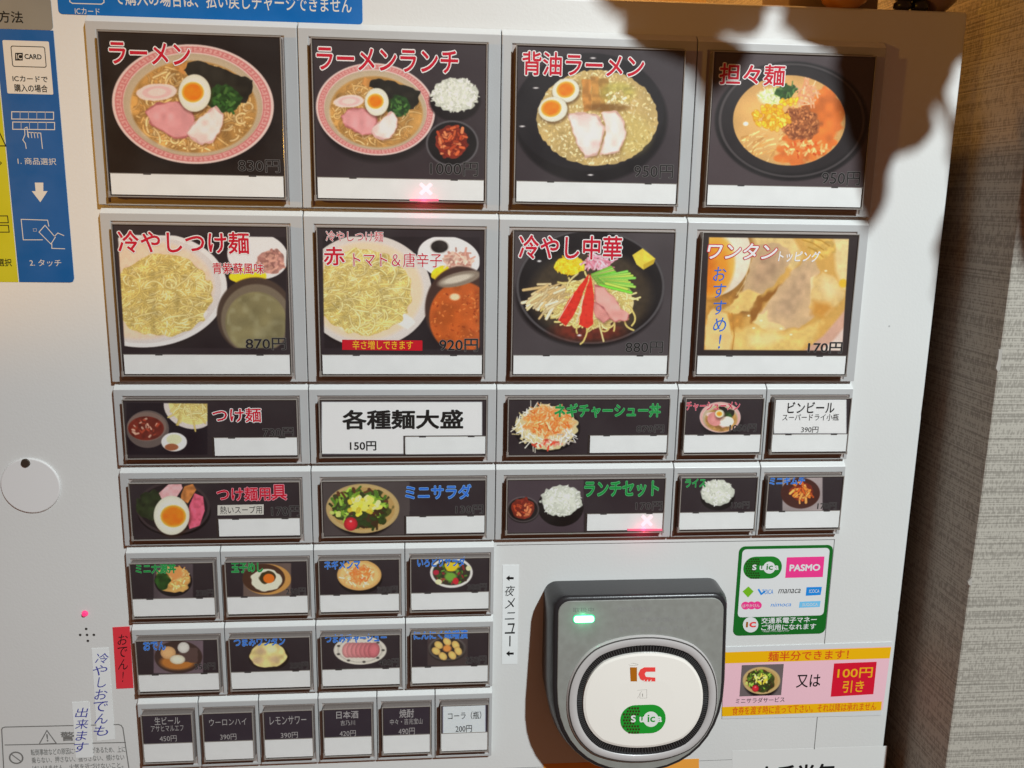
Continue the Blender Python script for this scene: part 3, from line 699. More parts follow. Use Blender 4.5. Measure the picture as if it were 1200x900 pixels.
def salad(c, cx, cy, rx, ry, rim=(206, 176, 118), n=160):
    s = rx / 43
    c.ell(cx, cy + 4, rx * .9, ry * .98, (18, 14, 14), soft=3); c.ell(cx, cy, rx, ry, rim, shade=.15); c.ell(cx, cy, rx * .88, ry * .86, (176, 142, 86))
    c.ell(cx, cy, rx * .78, ry * .78, (60, 66, 30), rough=.15, rsz=6, vary=.3)
    c.dabs(cx - 4 * s, cy - 2 * s, rx * .72, ry * .68, n, 4 * s, ((116, 156, 44), (70, 104, 34), (150, 184, 70), (54, 60, 30), (84, 50, 30)), None, 1.6)
    c.dabs(cx + 4 * s, cy + 10 * s, rx * .5, ry * .4, n // 3, 4 * s, ((60, 44, 26), (44, 60, 26)), None, 1.5)
    c.dabs(cx + 1 * s, cy - 4 * s, 17 * s, 10 * s, n // 5, 5 * s, ((232, 216, 90), (216, 196, 60), (240, 232, 150)), None, .8)
    c.dabs(cx - 30 * s, cy + 6 * s, 6 * s, 4 * s, 6, 4 * s, ((200, 210, 110),), None, .6)
    c.ell(cx - 14 * s, cy + 18 * s, 8 * s, 8 * s, (204, 40, 52), shade=.3); c.ell(cx - 14 * s, cy + 15 * s, 1.5 * s, 1.2 * s, (240, 160, 160), soft=1)
def p15(c):
    c.C = c.C * .3 + S(84, 76, 74) * .7 * (c.X < 480)[..., None] + c.C * .7 * (c.X >= 480)[..., None]
    salad(c, 425, 596, 43, 29, n=260)
def p16(c):
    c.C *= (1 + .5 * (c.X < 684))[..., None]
    c.ell(657, 594, 27, 23, (16, 13, 14)); c.rice(658, 587, 24, 18, 160)
    c.ell(613, 598, 19, 15, (20, 16, 17)); c.put(c.ringm(613, 597, 19, 15, .9, 1.0) * .5, S(130, 120, 120)); c.kimchi(613, 596, 13, 12, 36)
def p17(c): c.ell(841, 583, 20, 15, (14, 12, 13)); c.rice(841, 577, 19, 15, 110)
def sq(c, x0, y0, x1, y1, col=(120, 110, 112)): c.poly([(x0, y0), (x1, y0), (x1, y1), (x0, y1)], col, soft=1, vary=.08, vs=12)
def p18(c):
    sq(c, 917, 558, 964, 599, (150, 138, 138)); c.ell(938, 578, 23, 18, (66, 34, 28)); c.kimchi(939, 576, 13, 11, 40, ((222, 130, 50), (200, 90, 34), (236, 160, 80)))
def p19(c):
    sq(c, 180, 660, 226, 702, (78, 68, 72)); c.ell(203, 681, 22, 18, (20, 16, 18)); c.ell(203, 679, 21, 16, (206, 160, 90), rough=.1, vary=.15)
    c.dabs(207, 677, 15, 12, 90, 1.8, ((234, 200, 120), (216, 150, 80), (240, 220, 160)), None, 2); c.ell(190, 681, 9, 10, (36, 70, 26), rough=.2, vary=.3); c.ell(206, 672, 9, 7, (228, 146, 84), soft=4)
def p20(c):
    sq(c, 285, 660, 341, 700, (96, 80, 74)); c.ell(313, 679, 28, 18, (190, 140, 76)); c.ell(309, 678, 25, 17, (70, 44, 30)); c.ell(312, 680, 18, 13, (214, 212, 190), rough=.1); c.ell(313, 677, 10, 7, (60, 50, 26), rough=.2)
    c.ell(315, 678, 6.5, 5.5, (232, 110, 30))
def p21(c):
    c.ell(422, 678, 26, 18, (18, 14, 14)); c.ell(421, 674, 26, 18, (204, 160, 96)); c.ell(421, 674, 23, 15, (226, 184, 118), soft=2)
    c.dabs(420, 675, 18, 12, 100, 1.4, ((236, 190, 140), (240, 220, 190), (222, 150, 90)), None, 4); c.dabs(422, 673, 11, 9, 90, 1.6, ((232, 120, 56), (240, 140, 76)), None, 3)
def p22(c):
    c.ell(529, 671, 25, 18, (216, 212, 206)); c.ell(529, 671, 22, 15, (50, 50, 40)); c.dabs(529, 672, 20, 13, 90, 3, ((50, 76, 34), (90, 130, 50), (60, 44, 34), (140, 50, 50)), None, 1)
    c.ell(528, 676, 7, 5, (110, 160, 60), soft=2); c.ell(529, 664, 9, 5, (238, 190, 40), rough=.2); c.ell(534, 681, 3.5, 4, (190, 40, 50)); c.ell(511, 671, 3.5, 3, (170, 40, 60)); c.ell(514, 682, 4, 3, (220, 224, 170)); c.ell(549, 666, 3, 3, (220, 224, 170))
def p23(c):
    sq(c, 180, 748, 238, 789, (104, 88, 96)); c.ell(209, 770, 28, 19, (60, 44, 40)); c.ell(208, 776, 20, 9, (176, 112, 50), soft=3); c.ell(222, 768, 12, 9, (84, 64, 60), rough=.2)
    c.ell(197, 765, 9, 7.5, (220, 172, 118), shade=.2); c.ell(215, 759, 7, 6.5, (212, 208, 200), shade=.15); c.ell(208, 773, 9, 5.5, (228, 220, 196), shade=.2)
def p24(c):
    c.ell(315, 770, 24, 16, (30, 22, 20)); c.ell(314, 768, 22, 14.5, (216, 196, 132), rough=.06, vary=.14, vs=5)
    for x, y in ((306, 763), (322, 773), (302, 774)): c.ell(x, y, 6, 4, (184, 156, 130), soft=4, alpha=.7)
    c.ell(318, 761, 6, 4, (240, 228, 170), soft=3)
def p25(c):
    c.ell(422, 762, 31, 17, (208, 202, 190)); c.put(c.ringm(422, 762, 31, 17, .80, .86) * .3, S(110, 106, 100))
    for i in range(7): c.ell(408 + i * 5, 762, 7, 9, (222 - i * 3, 150 - i * 6, 150 - i * 5), a=10, shade=.25)
    for i in range(9):
        a = i * .7; c.ell(422 + 27 * math.cos(a), 762 + 14 * math.sin(a), 1.8, 1.2, (70, 66, 62), soft=1)
def p26(c):
    sq(c, 501, 744, 548, 780, (66, 56, 56)); c.ell(524, 762, 22, 14, (46, 40, 38)); c.put(c.ringm(524, 760, 22, 14, .88, 1.0) * .5, S(110, 104, 100))
    for x, y in ((514, 756), (524, 752), (534, 756), (537, 763), (530, 768), (519, 769), (511, 763)): c.ell(x, y, 5.5, 4.2, (230, 190, 110), shade=.25, a=x % 60)
    c.ell(524, 760, 5, 4, (216, 140, 70), soft=2)
def white_card(x0, y0, x1, y1, col=(222, 226, 228)):
    return lambda c: c.poly([(x0, y0), (x1, y0), (x1, y1), (x0, y1)], col, soft=.8)

def extra_x(bx, glow):
    def f(e):
        m_ = MB(); text(m_, CARD, '×', bx, .16, 0, .03)
        child_fix(m_.build("sold_out_mark", mat("lit_pink_cross", (1, .8, .85, 1), .5, emit=(1, .72, .80, 1), estr=.40)), e)
        m_ = MB(); q = quadpx(CARD, (glow[0], glow[1]), (glow[2], glow[1]), (glow[2], glow[3]), (glow[0], glow[3]))
        m_.prism(CARD, q, .14, .30, 0)
        gl = bpy.data.lights.new("lamp_glow", 'POINT'); gl.energy = .0011; gl.color = (1, .05, .16); gl.shadow_soft_size = .0012
        go = bpy.data.objects.new("lamp_glow", gl); COL.objects.link(go); gu, gv = CARD.at((glow[0] + glow[2]) / 2, glow[3])
        go.location = CARD.pt(float(gu), float(gv) + .3, 3.2)
        child_fix(m_.build("sold_out_lamp", mat("red_sold_out_lamp", (.8, .2, .3, 1), .3, emit=(1, .10, .22, 1), estr=.30)), e)
    return f
W1, W2, W3 = 82, 164, 246
HALF = 41; TH = 82 / 3
M_BANNER = mat("red_banner_ink", rgb(200, 20, 40, 1.1), .5, .2); M_YEL = mat("yellow_ink", rgb(235, 185, 40, 1.1), .5, .2)
make('big', 0, 0, "button showing one pink-rimmed ramen bowl, 830 yen, leftmost of the top row", p1, bg=(26, 19, 18), title=RW([("ラーメン", (128, 50, 223, 76))], .044), price=("830円", (279, 187, 328, 202)))
make('big', W1, 0, "button with ramen bowl, rice and kimchi, sold-out cross lit", p2, bg=(52, 44, 48), title=RW([("ラーメンランチ", (371, 57, 537, 84))], .044), price=("1000円", (504, 190, 560, 206)), extra=extra_x((491, 214, 507, 229), (480, 233.2, 514, 236)))
make('big', W2, 0, "button with speckled soup, two egg halves and two pork slices in a black bowl", p3, bg=(56, 49, 53), title=RW([("背油ラーメン", (612, 62, 755, 90))], .044), price=("950円", (743, 193, 789, 209)))
make('big', W3, 0, "button with creamy orange dandan noodles in a black bowl, half in shadow", p4, bg=(68, 58, 61), title=RW([("担々麺", (843, 75, 920, 100))], .044), price=("950円", (963, 201, 1008, 217)))
make('big', 0, 2, "button with pale cold noodles and green-grey dipping soup, 870 yen", p5, title=RW([("冷やしつけ麺", (138, 271, 292, 297)), ("青紫蘇風味", (249, 308, 309, 321), dict(bold=.012))], .042), price=("870円", (288, 396, 335, 410)))
def ex6(e):
    m_ = MB(); m_.sheet(CARD, quadpx(CARD, (401, 398), (495, 399), (495, 411), (401, 410)), .01, 0); text(m_, CARD, "辛さ増しできます", (413, 399, 484, 409.5), .02, 1, .01)
    child_fix(m_.build("spice_banner", [M_BANNER, M_YEL]), e)
make('big', W1, 2, "button with pale cold noodles and orange-red tomato dipping soup, 920 yen", p6, title=RW([("冷やしつけ麺", (382, 271, 449, 283), dict(bold=.0)), ("赤", (379, 289, 404, 311)), ("トマト＆唐辛子", (414, 296, 518, 313), dict(bold=.0))], .044), price=("920円", (515, 397, 560, 412)), extra=ex6)
make('big', W2, 2, "button with cold noodle salad, red crab sticks and cucumber in a black bowl", p7, title=RW([("冷やし中華", (608, 276, 729, 304))], .044), price=("880円", (733, 400, 777, 414)))
def ex8(e):
    m_ = MB(); vtext(m_, CARD, "おすすめ！", (836, 311, 851, 410), .02, 0, .0, .1)
    child_fix(m_.build("recommended_print", [M_BLUE]), e); m_ = MB()
    text(m_, CARD, "トッピング", (912, 294, 961, 307), .02, 0, .022, shear=.15); child_fix(m_.build("topping_lettering", [M_WHITE]), e)
make('big', W3, 2, "button with close-up wonton topping photo beside an egg yolk", p8, bg=(44, 36, 36), title=(M_WHITE, M_RED, [("ワンタン", (829, 285, 911, 304), dict(shear=.15, bold=.02))], .045), price=("170円", (947, 401, 987, 414)), extra=ex8)
# row of wide buttons
make('wide', 0, 4, "wide button with dark dipping soup, yellow noodles and a small white dish", p9, title=RW([("つけ麺", (249, 478, 306, 495))]), price=("730円", (308, 501, 344, 513)))
make('wide', W1, 4, "wide white button with large black kanji for extra noodles", white_card(377, 471, 565, 532), title=BK([("各種麺大盛", (401, 480, 543, 503), dict(bold=.03)), ("150円", (410, 517, 441, 528))]))
make('wide', W2, 4, "wide button with orange shredded onion pork bowl and green lettering", p11, title=GR([("ネギチャーシュー丼", (650, 473, 774, 489))]), price=("870円", (746, 498, 778, 507)))
make('half', W3, 4, "small button with a tiny pink-rimmed pork ramen bowl", smallramen, title=(M_RED, M_PINK, [("チャーシューメン", (804, 471, 867, 481), dict(bold=.0))], .04), price=("1050円", (855, 497, 886, 506)))
make('half', W3 + HALF, 4, "small white button for bottled beer at the right end of its row", white_card(907, 466, 992, 508), title=BK([("ビンビール", (923, 471, 978, 484), dict(bold=.012)), ("スーパードライ小瓶", (917, 485, 983, 493), dict(bold=.0)), ("390円", (939, 500, 959, 507), dict(bold=.0))]))
def ex14(e):
    m_ = MB(); m_.sheet(CARD, quadpx(CARD, (255, 592), (309, 591), (309, 603), (255, 604)), .03, 0); text(m_, CARD, "熱いスープ用", (258, 593, 307, 602), .04, 1, .0)
    child_fix(m_.build("soup_sticker", [mat("cream_sticker", (.72, .70, .64, 1), .6), M_BLACK]), e)
make('wide', 0, 5, "wide button with a half egg and pink pork in a dark bowl", p14, title=(M_RED, M_PINK, [("つけ麺用", (254, 571, 317, 587)), ("具", (318, 568, 336, 586))], .034), price=("170円", (318, 593, 352, 605)), extra=ex14)
make('wide', W1, 5, "wide button with a green salad and one tomato in a tan bowl", p15, title=BL([("ミニサラダ", (475, 568, 552, 585))]), price=("130円", (534, 592, 566, 602)))
make('wide', W2, 5, "wide button with rice and kimchi bowls, sold-out cross lit", p16, title=GR([("ランチセット", (685, 564, 772, 582))]), price=("170円", (745, 588, 776, 598)), extra=extra_x((751, 603, 765, 617), (735, 619.4, 776, 622)))
make('half', W3, 5, "small button with one white bowl of rice and green lettering", p17, title=GR([("ライス", (803, 561, 827, 571))]), price=("130円", (857, 588, 878, 596)))
make('half', W3 + HALF, 5, "small button with orange kimchi on a light square photo", p18, title=BL([("ミニキムチ", (902, 559, 943, 568))]), price=("170円", (958, 589, 980, 597)))
# small picture buttons
make('half', 0, 6, "small button with a yellow and green mini rice bowl, above the red note", p19, title=GR([("ミニ大源丼", (159, 660, 206, 672))]), price=("330円", (230, 691, 250, 699)))
make('half', HALF, 6, "small button with a raw egg yolk on rice in a wooden bowl", p20, title=GR([("玉子めし", (271, 659, 308, 671))]), price=("250円", (335, 689, 358, 697)))
make('half', W1, 6, "small button with orange shredded topping on a tan plate", p21, title=BL([("ネギメンマ", (380, 656, 422, 667))]), price=("350円", (442, 687, 466, 695)))
make('half', W1 + HALF, 6, "small button with a colourful salad on a white plate", p22, title=BL([("いろどりサラダ", (489, 653, 545, 664))]), price=("300円", (548, 684, 570, 692)))
make('half', 0, 7, "small button with oden eggs, beside the red paper note", p23, title=BL([("おでん", (168, 751, 194, 762))]), price=("350円", (228, 777, 252, 785)))
make('half', HALF, 7, "small button with pale yellow wontons in a round dish", p24, title=BL([("つまみワンタン", (274, 747, 334, 757))]), price=("350円", (340, 776, 361, 784)))
make('half', W1, 7, "small button with pink pork slices on an oval white plate", p25, title=BL([("つまみチャーシュー", (381, 743, 453, 753))]), price=("400円", (444, 772, 467, 781)))
make('half', W1 + HALF, 7, "small button with yellow garlic cloves in a dark bowl", p26, title=BL([("にんにく味噌漬", (485, 739, 548, 749))]), price=("250円", (545, 769, 570, 778)))
PB = [None]
def drink(i, label, lines, white=False, paint=None):
    T = []
    for s, bx, bd in lines: T.append((s, bx, dict(bold=bd)))
    make('third', TH * i, 8, label, paint, bg=(46, 40, 50), title=(BK if white else WK)(T))
drink(0, "narrow black draft beer button at the left end of the bottom row", [("生ビール", (181, 840, 211, 849), .008), ("アサヒマルエフ", (177, 850, 215, 857), 0), ("450円", (187, 862, 207, 869), 0)])
drink(1, "narrow black oolong highball button, second in the bottom row", [("ウーロンハイ", (245, 842, 289, 850), .005), ("390円", (258, 860, 277, 867), 0)])
drink(2, "narrow black lemon sour button, third in the bottom row", [("レモンサワー", (316, 839, 359, 849), .005), ("390円", (329, 858, 349, 865), 0)])
drink(3, "narrow black sake button, fourth in the bottom row", [("日本酒", (394, 833, 420, 842), .012), ("吉乃川", (399, 844, 416, 850), 0), ("420円", (398, 856, 417, 863), 0)])
drink(4, "narrow black shochu button, left of the pale blue one", [("焼酎", (468, 831, 485, 841), .012), ("中々・吉兆宝山", (457, 842, 495, 849), 0), ("490円", (467, 853, 486, 861), 0)])
drink(5, "narrow pale blue bottled cola button at the right end of the bottom row", [("コーラ（瓶）", (525, 834, 564, 843), 0), ("200円", (534, 850, 553, 858), 0)], True, white_card(519, 826, 569, 861, (204, 211, 226)))

# ================================================================== LEFT SIDE FITTINGS OF THE DOOR
mb = MB(); mb.prism(DOOR, ellp(-38.3, 191, 12.6, 12.6, 48), 0, .9, 0, ellp(-38.3, 191, 12.2, 12.2, 48)); o = mb.build("lock_cap", mat("white_cap_plastic", (.80, .80, .79, 1), .35), machine, bevel=.3)
u, v = DOOR.at(31, 542); mb = MB(); mb.prism(DOOR, ellp(u, v, 2.0, 2.0, 20), .8, 1.5, 0, ellp(u, v, 1.7, 1.7, 20)); mb.build("screw", mat("dark_screw", (.12, .10, .08, 1), .3, metal=.7), machine)
u, v = DOOR.at(99.5, 719); mb = MB(); mb.prism(DOOR, ellp(u, v, 1.5, 1.5, 16), 0, 1.2, 0, ellp(u, v, .9, .9, 16)); mb.build("red_lamp", mat("red_led", (.8, .05, .2, 1), .15, emit=(1, .05, .22, 1), estr=.55), machine)
mb = MB()
for x, y in ((101, 737), (94, 744), (102, 744), (110, 744), (103, 751)):
    u, v = DOOR.at(x, y); mb.prism(DOOR, ellp(u, v, .62, .62, 10), 0, .04, 0)
mb.build("speaker_hole", M_GAP, machine)

# ================================================================== STICKERS AND NOTES ON THE DOOR
def sticker(name, label, cat, build, mats, h=0): 
    m_ = MB(); build(m_); o = m_.build(name, mats); tag(o, label, cat); return o
M_SBLUE = mat("blue_vinyl", rgb(0, 84, 150, 1.2), .4, noise=.05, nscale=80); M_SGREY = mat("grey_vinyl", rgb(118, 116, 108, 1.4), .45, noise=.05)
M_SYEL = mat("yellow_vinyl", rgb(180, 178, 34, 1.25), .45, noise=.04); M_SWH = mat("pale_vinyl", (.72, .70, .64, 1), .45)
M_PAPER = mat("paper", (.86, .89, .88, 1), .7, .2, noise=.05, nscale=60)
M_TBLUE = mat("bright_blue_vinyl", rgb(0, 98, 172, 1.15), .4, noise=.05, nscale=80)
def top_st(m_):
    a = DOOR.at(69, 19); b = DOOR.at(425, 27.5)
    m_.prism(DOOR, rrect(float(a[0]), -15.7, float(b[0]), -2.6, 1.6), 0, .15, 0)
    text(m_, DOOR, "で購入の場合は、払い戻しチャージできません", (134, -8, 412, 11), .18, 1, .008, rot=.0)
    text(m_, DOOR, "ICカード", (88, 9.5, 117, 17), .18, 1, .0)
    m_.stroke(DOOR, quadpx(DOOR, (82, -9), (122, -8), (122, 3), (119, 5), (85, 4), (82, 2)), .35, .18, 1, True)
sticker("blue_sticker", "blue sticker with white writing above the top row of buttons, cut by frame", "sticker", top_st, [M_TBLUE, M_SWH])
def instr(m_):
    u0, u1, u2, u3 = -95, -42, -32.0, -13.0
    m_.prism(DOOR, rrect(u0, -8.6, u3, 3.5, 1.5), 0, .15, 0)
    m_.box(DOOR, u0, 3.6, -35.4, 102.7, 0, .15, 1)
    m_.prism(DOOR, [(-35.0, 3.6), (u3, 3.6), (u3, 101), (u3 - .6, 102.4), (u3 - 1.8, 102.7), (-35.0, 102.7)], 0, .16, 2)
    text(m_, DOOR, "方法", (-2, 13, 27, 27), .2, 4, .012)
    a, b = DOOR.at(3, 47), DOOR.at(64, 111)
    m_.prism(DOOR, rrect(float(a[0]), float(a[1]) , float(b[0]) - .4, float(b[1]), .5), .15, .2, 3)
    q = rrect(*[float(c) for c in DOOR.at(13, 54)], *[float(c) for c in DOOR.at(54.5, 79)], .7, 4); m_.stroke(DOOR, q, .3, .22, 4, True)
    m_.sheet(DOOR, quadpx(DOOR, (18, 62), (27, 62), (27, 71), (18, 71)), .23, 4); text(m_, DOOR, "IC", (19.5, 63.5, 26, 69.5), .24, 3, .01)
    text(m_, DOOR, "CARD", (29, 63.5, 49, 69.5), .22, 4, .025)
    text(m_, DOOR, "ICカードで", (15, 89, 56, 96), .22, 4, .015); text(m_, DOOR, "購入の場合", (17, 99, 56, 108), .22, 4, .015)
    for y0 in (131, 143):                                                   # the drawn rows of buttons and the pressing hand
        x0 = 14 + (y0 - 131) * .1; q = quadpx(DOOR, (x0, y0), (x0 + 49, y0 + .5), (x0 + 49, y0 + 9), (x0, y0 + 8.5)); m_.stroke(DOOR, q, .32, .2, 3, True)
        for k in (1, 2, 3, 4): m_.stroke(DOOR, quadpx(DOOR, (x0 + 49 * k / 5, y0), (x0 + 49 * k / 5, y0 + 8.5)), .14, .2, 3)
    m_.stroke(DOOR, quadpx(DOOR, (29, 150), (29.5, 158), (27, 164), (30, 168), (31, 174)), .3, .21, 3)
    m_.stroke(DOOR, quadpx(DOOR, (29, 150), (32, 149), (33, 160)), .3, .21, 3)
    for k in range(4): m_.stroke(DOOR, quadpx(DOOR, (33 + k * 3.6, 155.5), (34 + k * 3.6, 161.5)), .26, .21, 3)
    m_.stroke(DOOR, quadpx(DOOR, (33, 155), (48, 156), (50, 174)), .3, .21, 3)
    text(m_, DOOR, "1. 商品選択", (21, 185, 66, 193), .2, 3, .0)
    m_.sheet(DOOR, quadpx(DOOR, (41, 214), (51, 214), (51, 224), (56, 224), (47.5, 237), (37.5, 224), (42, 224)), .2, 3)
    m_.stroke(DOOR, quadpx(DOOR, (50, 281), (27.5, 281), (25, 257), (56, 258), (57.5, 265)), .3, .2, 3)
    m_.stroke(DOOR, quadpx(DOOR, (53, 264), (65, 278), (60, 286), (46, 272)), .3, .21, 3, True)
    m_.stroke(DOOR, quadpx(DOOR, (64, 277), (68, 273), (75, 276)), .3, .21, 3); m_.stroke(DOOR, quadpx(DOOR, (61, 286), (61, 291), (76, 291.5)), .3, .21, 3)
    m_.stroke(DOOR, quadpx(DOOR, (39, 268), (43, 268), (43, 271), (39.5, 271)), .1, .2, 3, True)
    text(m_, DOOR, "2. タッチ", (35, 304, 72, 312), .2, 3, .0)
    m_.stroke(DOOR, quadpx(DOOR, (-8, 171), (7, 171), (-1, 154)), .4, .2, 4, True)
    m_.stroke(DOOR, quadpx(DOOR, (-6, 253), (9, 253), (10, 261), (-6, 261)), .35, .2, 4, True); m_.stroke(DOOR, quadpx(DOOR, (-6, 264), (10, 264), (11, 272), (-6, 272)), .35, .2, 4, True)
    text(m_, DOOR, "選択", (-3, 303, 14, 312), .2, 4, .01); m_.stroke(DOOR, quadpx(DOOR, (-2, 188), (2, 191), (-2, 195)), .3, .2, 4)
sticker("instruction_sticker", "yellow and blue how-to-buy sticker with grey heading at the upper left", "sticker", instr, [M_SGREY, M_SYEL, M_SBLUE, M_SWH, M_BLACK])

def strip(name, label, quad, s, bx, pm, im, seed, jit=.5):
    m_ = MB(); m_.prism(DOOR, quadpx(DOOR, *quad), .0, .18, 0); vtext(m_, DOOR, s, bx, .21, 1, .0, .25, seed, jit)
    tag(m_.build(name, [pm, im]), label, "note")
M_PEN = mat("blue_pen_ink", rgb(60, 62, 150, 1.2), .6, .2)
strip("paper_note", "red paper strip with black handwriting left of the oden button", [(132, 735), (152, 734), (156.5, 806), (136.5, 807)], "おでん！", (138, 742, 150, 800), mat("red_paper", rgb(205, 52, 62, 1.3), .65, .2, noise=.06), M_BLACK, 1)
strip("paper_note", "long white strip of blue handwriting below the red note", [(107.5, 760), (127, 759), (134.5, 866), (114, 868)], "冷やしおでんも", (110, 764, 127, 863), M_PAPER, M_PEN, 2, 1.0)
strip("paper_note", "short white strip of blue handwriting over the warning sticker", [(84.5, 823), (104.5, 822), (109.5, 887), (89, 888)], "出来ます", (88, 828, 104, 882), M_PAPER, M_PEN, 3, 1.0)
strip("paper_note", "white strip with black vertical night-menu lettering left of the card reader", [(589, 662), (608, 662), (606, 778), (588, 778)], "←夜メニュー←", (591.5, 670, 603.5, 773), M_PAPER, M_BLACK, 4, 0)
def warn(m_):
    q = quadpx(DOOR, (2, 855), (3, 853), (6, 852), (139, 849), (142, 850), (144, 853), (160, 960), (8, 970)); m_.stroke(DOOR, q, .5, .04, 0, True)
    m_.stroke(DOOR, quadpx(DOOR, (6, 873), (147, 870)), .5, .04, 0)
    m_.stroke(DOOR, quadpx(DOOR, (46, 872), (55, 856), (66, 871)), .5, .05, 0, True); text(m_, DOOR, "!", (54.5, 860, 56.5, 869), .05, 0, .03)
    text(m_, DOOR, "警告", (71, 857, 104, 868), .05, 0, .02)
    u, v = DOOR.at(19, 888); m_.stroke(DOOR, ellp(u, v, 2.9, 2.9, 20), .7, .05, 0, True); m_.stroke(DOOR, [(u - 2, v - 2), (u + 2, v + 2)], .5, .06, 0)
    for k, s in enumerate(("転倒事故などの原因になる恐れがあるため、上に", "乗らない、押さない、揺らさない、傾けない", "はいけません。火気を近づけないこと。")):
        text(m_, DOOR, s, (36 + k, 876 + k * 9.5, 147 - k * 1.2, 883.5 + k * 9.2), .05, 0, .01)
    text(m_, DOOR, "分解や改造をしないこと。", (40, 905, 140, 913), .05, 0, .0)
sticker("warning_sticker", "transparent sticker with grey warning triangle and small print at lower left", "sticker", warn, [mat("worn_grey_print", (.21, .21, .20, 1), .5)])
def ledger(P, m_, cx, cy, rx, ry, h, mi): m_.prism(P, [tuple(map(float, P.at(x, y))) for x, y in ellp(cx, cy, rx, ry, 30)], h, h + .02, mi)
def suica(P, m_, x0, y0, x1, y1, h, g, d, wmi):
    a, b = P.at(x0, (y0 + y1) / 2)[0], P.at(x1, (y0 + y1) / 2)[0]; c, e = P.at((x0 + x1) / 2, y0)[1], P.at((x0 + x1) / 2, y1)[1]
    r = (e - c) / 2 * .98
    m_.prism(P, rrect(float(a), float(c), float(b), float(e), float(r), 8), h, h + .03, g)
    rn = random.Random(7); L = x1 - x0; H = y1 - y0; k = 0
    for i in range(6):
        for j in range(9):
            x = x0 + L * (.06 + i * .062) + (j % 2) * L * .022; y = y0 + H * (.08 + j * .105)
            if ((x - (x0 + H / 2)) / (H / 2)) ** 2 + ((y - (y0 + y1) / 2) / (H / 2)) ** 2 > .93 and x < x0 + H / 2: continue
            if .3 < (y - y0) / H < .68 and i > 3: continue
            m_.sheet(P, quadpx(P, (x, y), (x + L * .045, y + H * .01), (x + L * .03, y + H * .085), (x - L * .008, y + H * .07)), h + .04 + k * .0005, d); k += 1
    cx = x0 + L * .675; m_.prism(P, [tuple(map(float, P.at(x, y))) for x, y in ellp(cx, y0 + H * .5, H * .27, H * .27, 24)], h + .035, h + .05, wmi)
    text(m_, P, "S", (x0 + L * .23, y0 + H * .36, x0 + L * .34, y0 + H * .61), h + .07, wmi, .04)
    text(m_, P, "u", (x0 + L * .42, y0 + H * .41, x0 + L * .53, y0 + H * .61), h + .07, wmi, .04)
    text(m_, P, "ic", (x0 + L * .60, y0 + H * .34, x0 + L * .77, y0 + H * .60), h + .07, g, .02)
    text(m_, P, "a", (x0 + L * .81, y0 + H * .40, x0 + L * .92, y0 + H * .60), h + .07, wmi, .03)
def green_st(m_):
    P = DOOR; a, b = P.at(862.5, 640), P.at(972, 742)
    m_.prism(P, rrect(280.6, 224.9, 327.0, 271.0, 3.0), 0, .12, 0); m_.prism(P, rrect(282.3, 226.4, 325.3, 261.3, 2.0), .12, .16, 1)
    suica(P, m_, 871, 652, 916, 678, .16, 5, 6, 1)
    m_.prism(P, quadpx(P, (922, 653), (966, 652), (964, 676), (920, 677)), .16, .19, 2); text(m_, P, "PASMO", (925, 661, 961, 669), .2, 1, .04)
    m_.sheet(P, quadpx(P, (877, 687), (883, 693), (876.5, 700), (870, 693)), .18, 3)
    m_.stroke(P, quadpx(P, (889, 691), (892, 696), (896, 693)), .9, .18, 4); text(m_, P, "TOICA", (893, 690.5, 906, 696), .2, 4, .0)
    text(m_, P, "manaca", (912, 690, 938, 695), .18, 7, .0, shear=.2)
    m_.prism(P, quadpx(P, (945, 688), (963, 687.5), (961.5, 697), (944, 698)), .16, .19, 4); text(m_, P, "ICOCA", (948, 690.5, 960, 694.5), .2, 1, .0)
    for k in range(3): ledger(P, m_, 873.5 + k * 7, 709.5 - k * .2, 5, 4.6, .16 + k * .01, 2)
    text(m_, P, "はやかけん", (870, 707.5, 890, 711.5), .22, 1, .0)
    text(m_, P, "nimoca", (903, 706, 927, 710.5), .18, 4, .0, shear=.2)
    m_.prism(P, quadpx(P, (937, 705), (961.5, 704), (960.5, 711), (936, 712)), .16, .19, 8); text(m_, P, "SUGOCA", (940, 706.5, 958, 710), .2, 1, .0)
    ledger(P, m_, 879.5, 732, 9, 9, .13, 1); text(m_, P, "I", (874, 728.5, 876.5, 735), .17, 9, .06); text(m_, P, "C", (878, 728.5, 886, 735), .17, 10, .06)
    text(m_, P, "交通系電子マネー", (892, 723, 957, 730), .15, 1, .02); text(m_, P, "ご利用になれます", (892, 731, 956, 738), .15, 1, .02)
    text(m_, P, "一部取扱いできない商品があります", (893, 738.3, 925, 740.3), .15, 1, .0)
M_DG = mat("deep_green_print", rgb(12, 95, 30, 1.3), .4); M_PK = mat("pink_print", rgb(220, 55, 130, 1.3), .4)
sticker("card_brand_sticker", "green-bordered sticker of accepted transit cards right of the card reader", "sticker", green_st,
        [M_DG, mat("sticker_white", (.78, .80, .80, 1), .4), M_PK, mat("lime_print", rgb(110, 175, 30, 1.2), .4), mat("sky_blue_print", rgb(20, 130, 210, 1.2), .4),
         mat("mid_green_print", rgb(22, 115, 35, 1.3), .4), mat("dark_fleck_print", rgb(30, 60, 15, 1.2), .4), M_BLACK, mat("pale_blue_print", rgb(110, 185, 225, 1.2), .4),
         mat("ochre_print", rgb(150, 90, 20, 1.2), .4), mat("coral_print", rgb(220, 60, 60, 1.2), .4)])
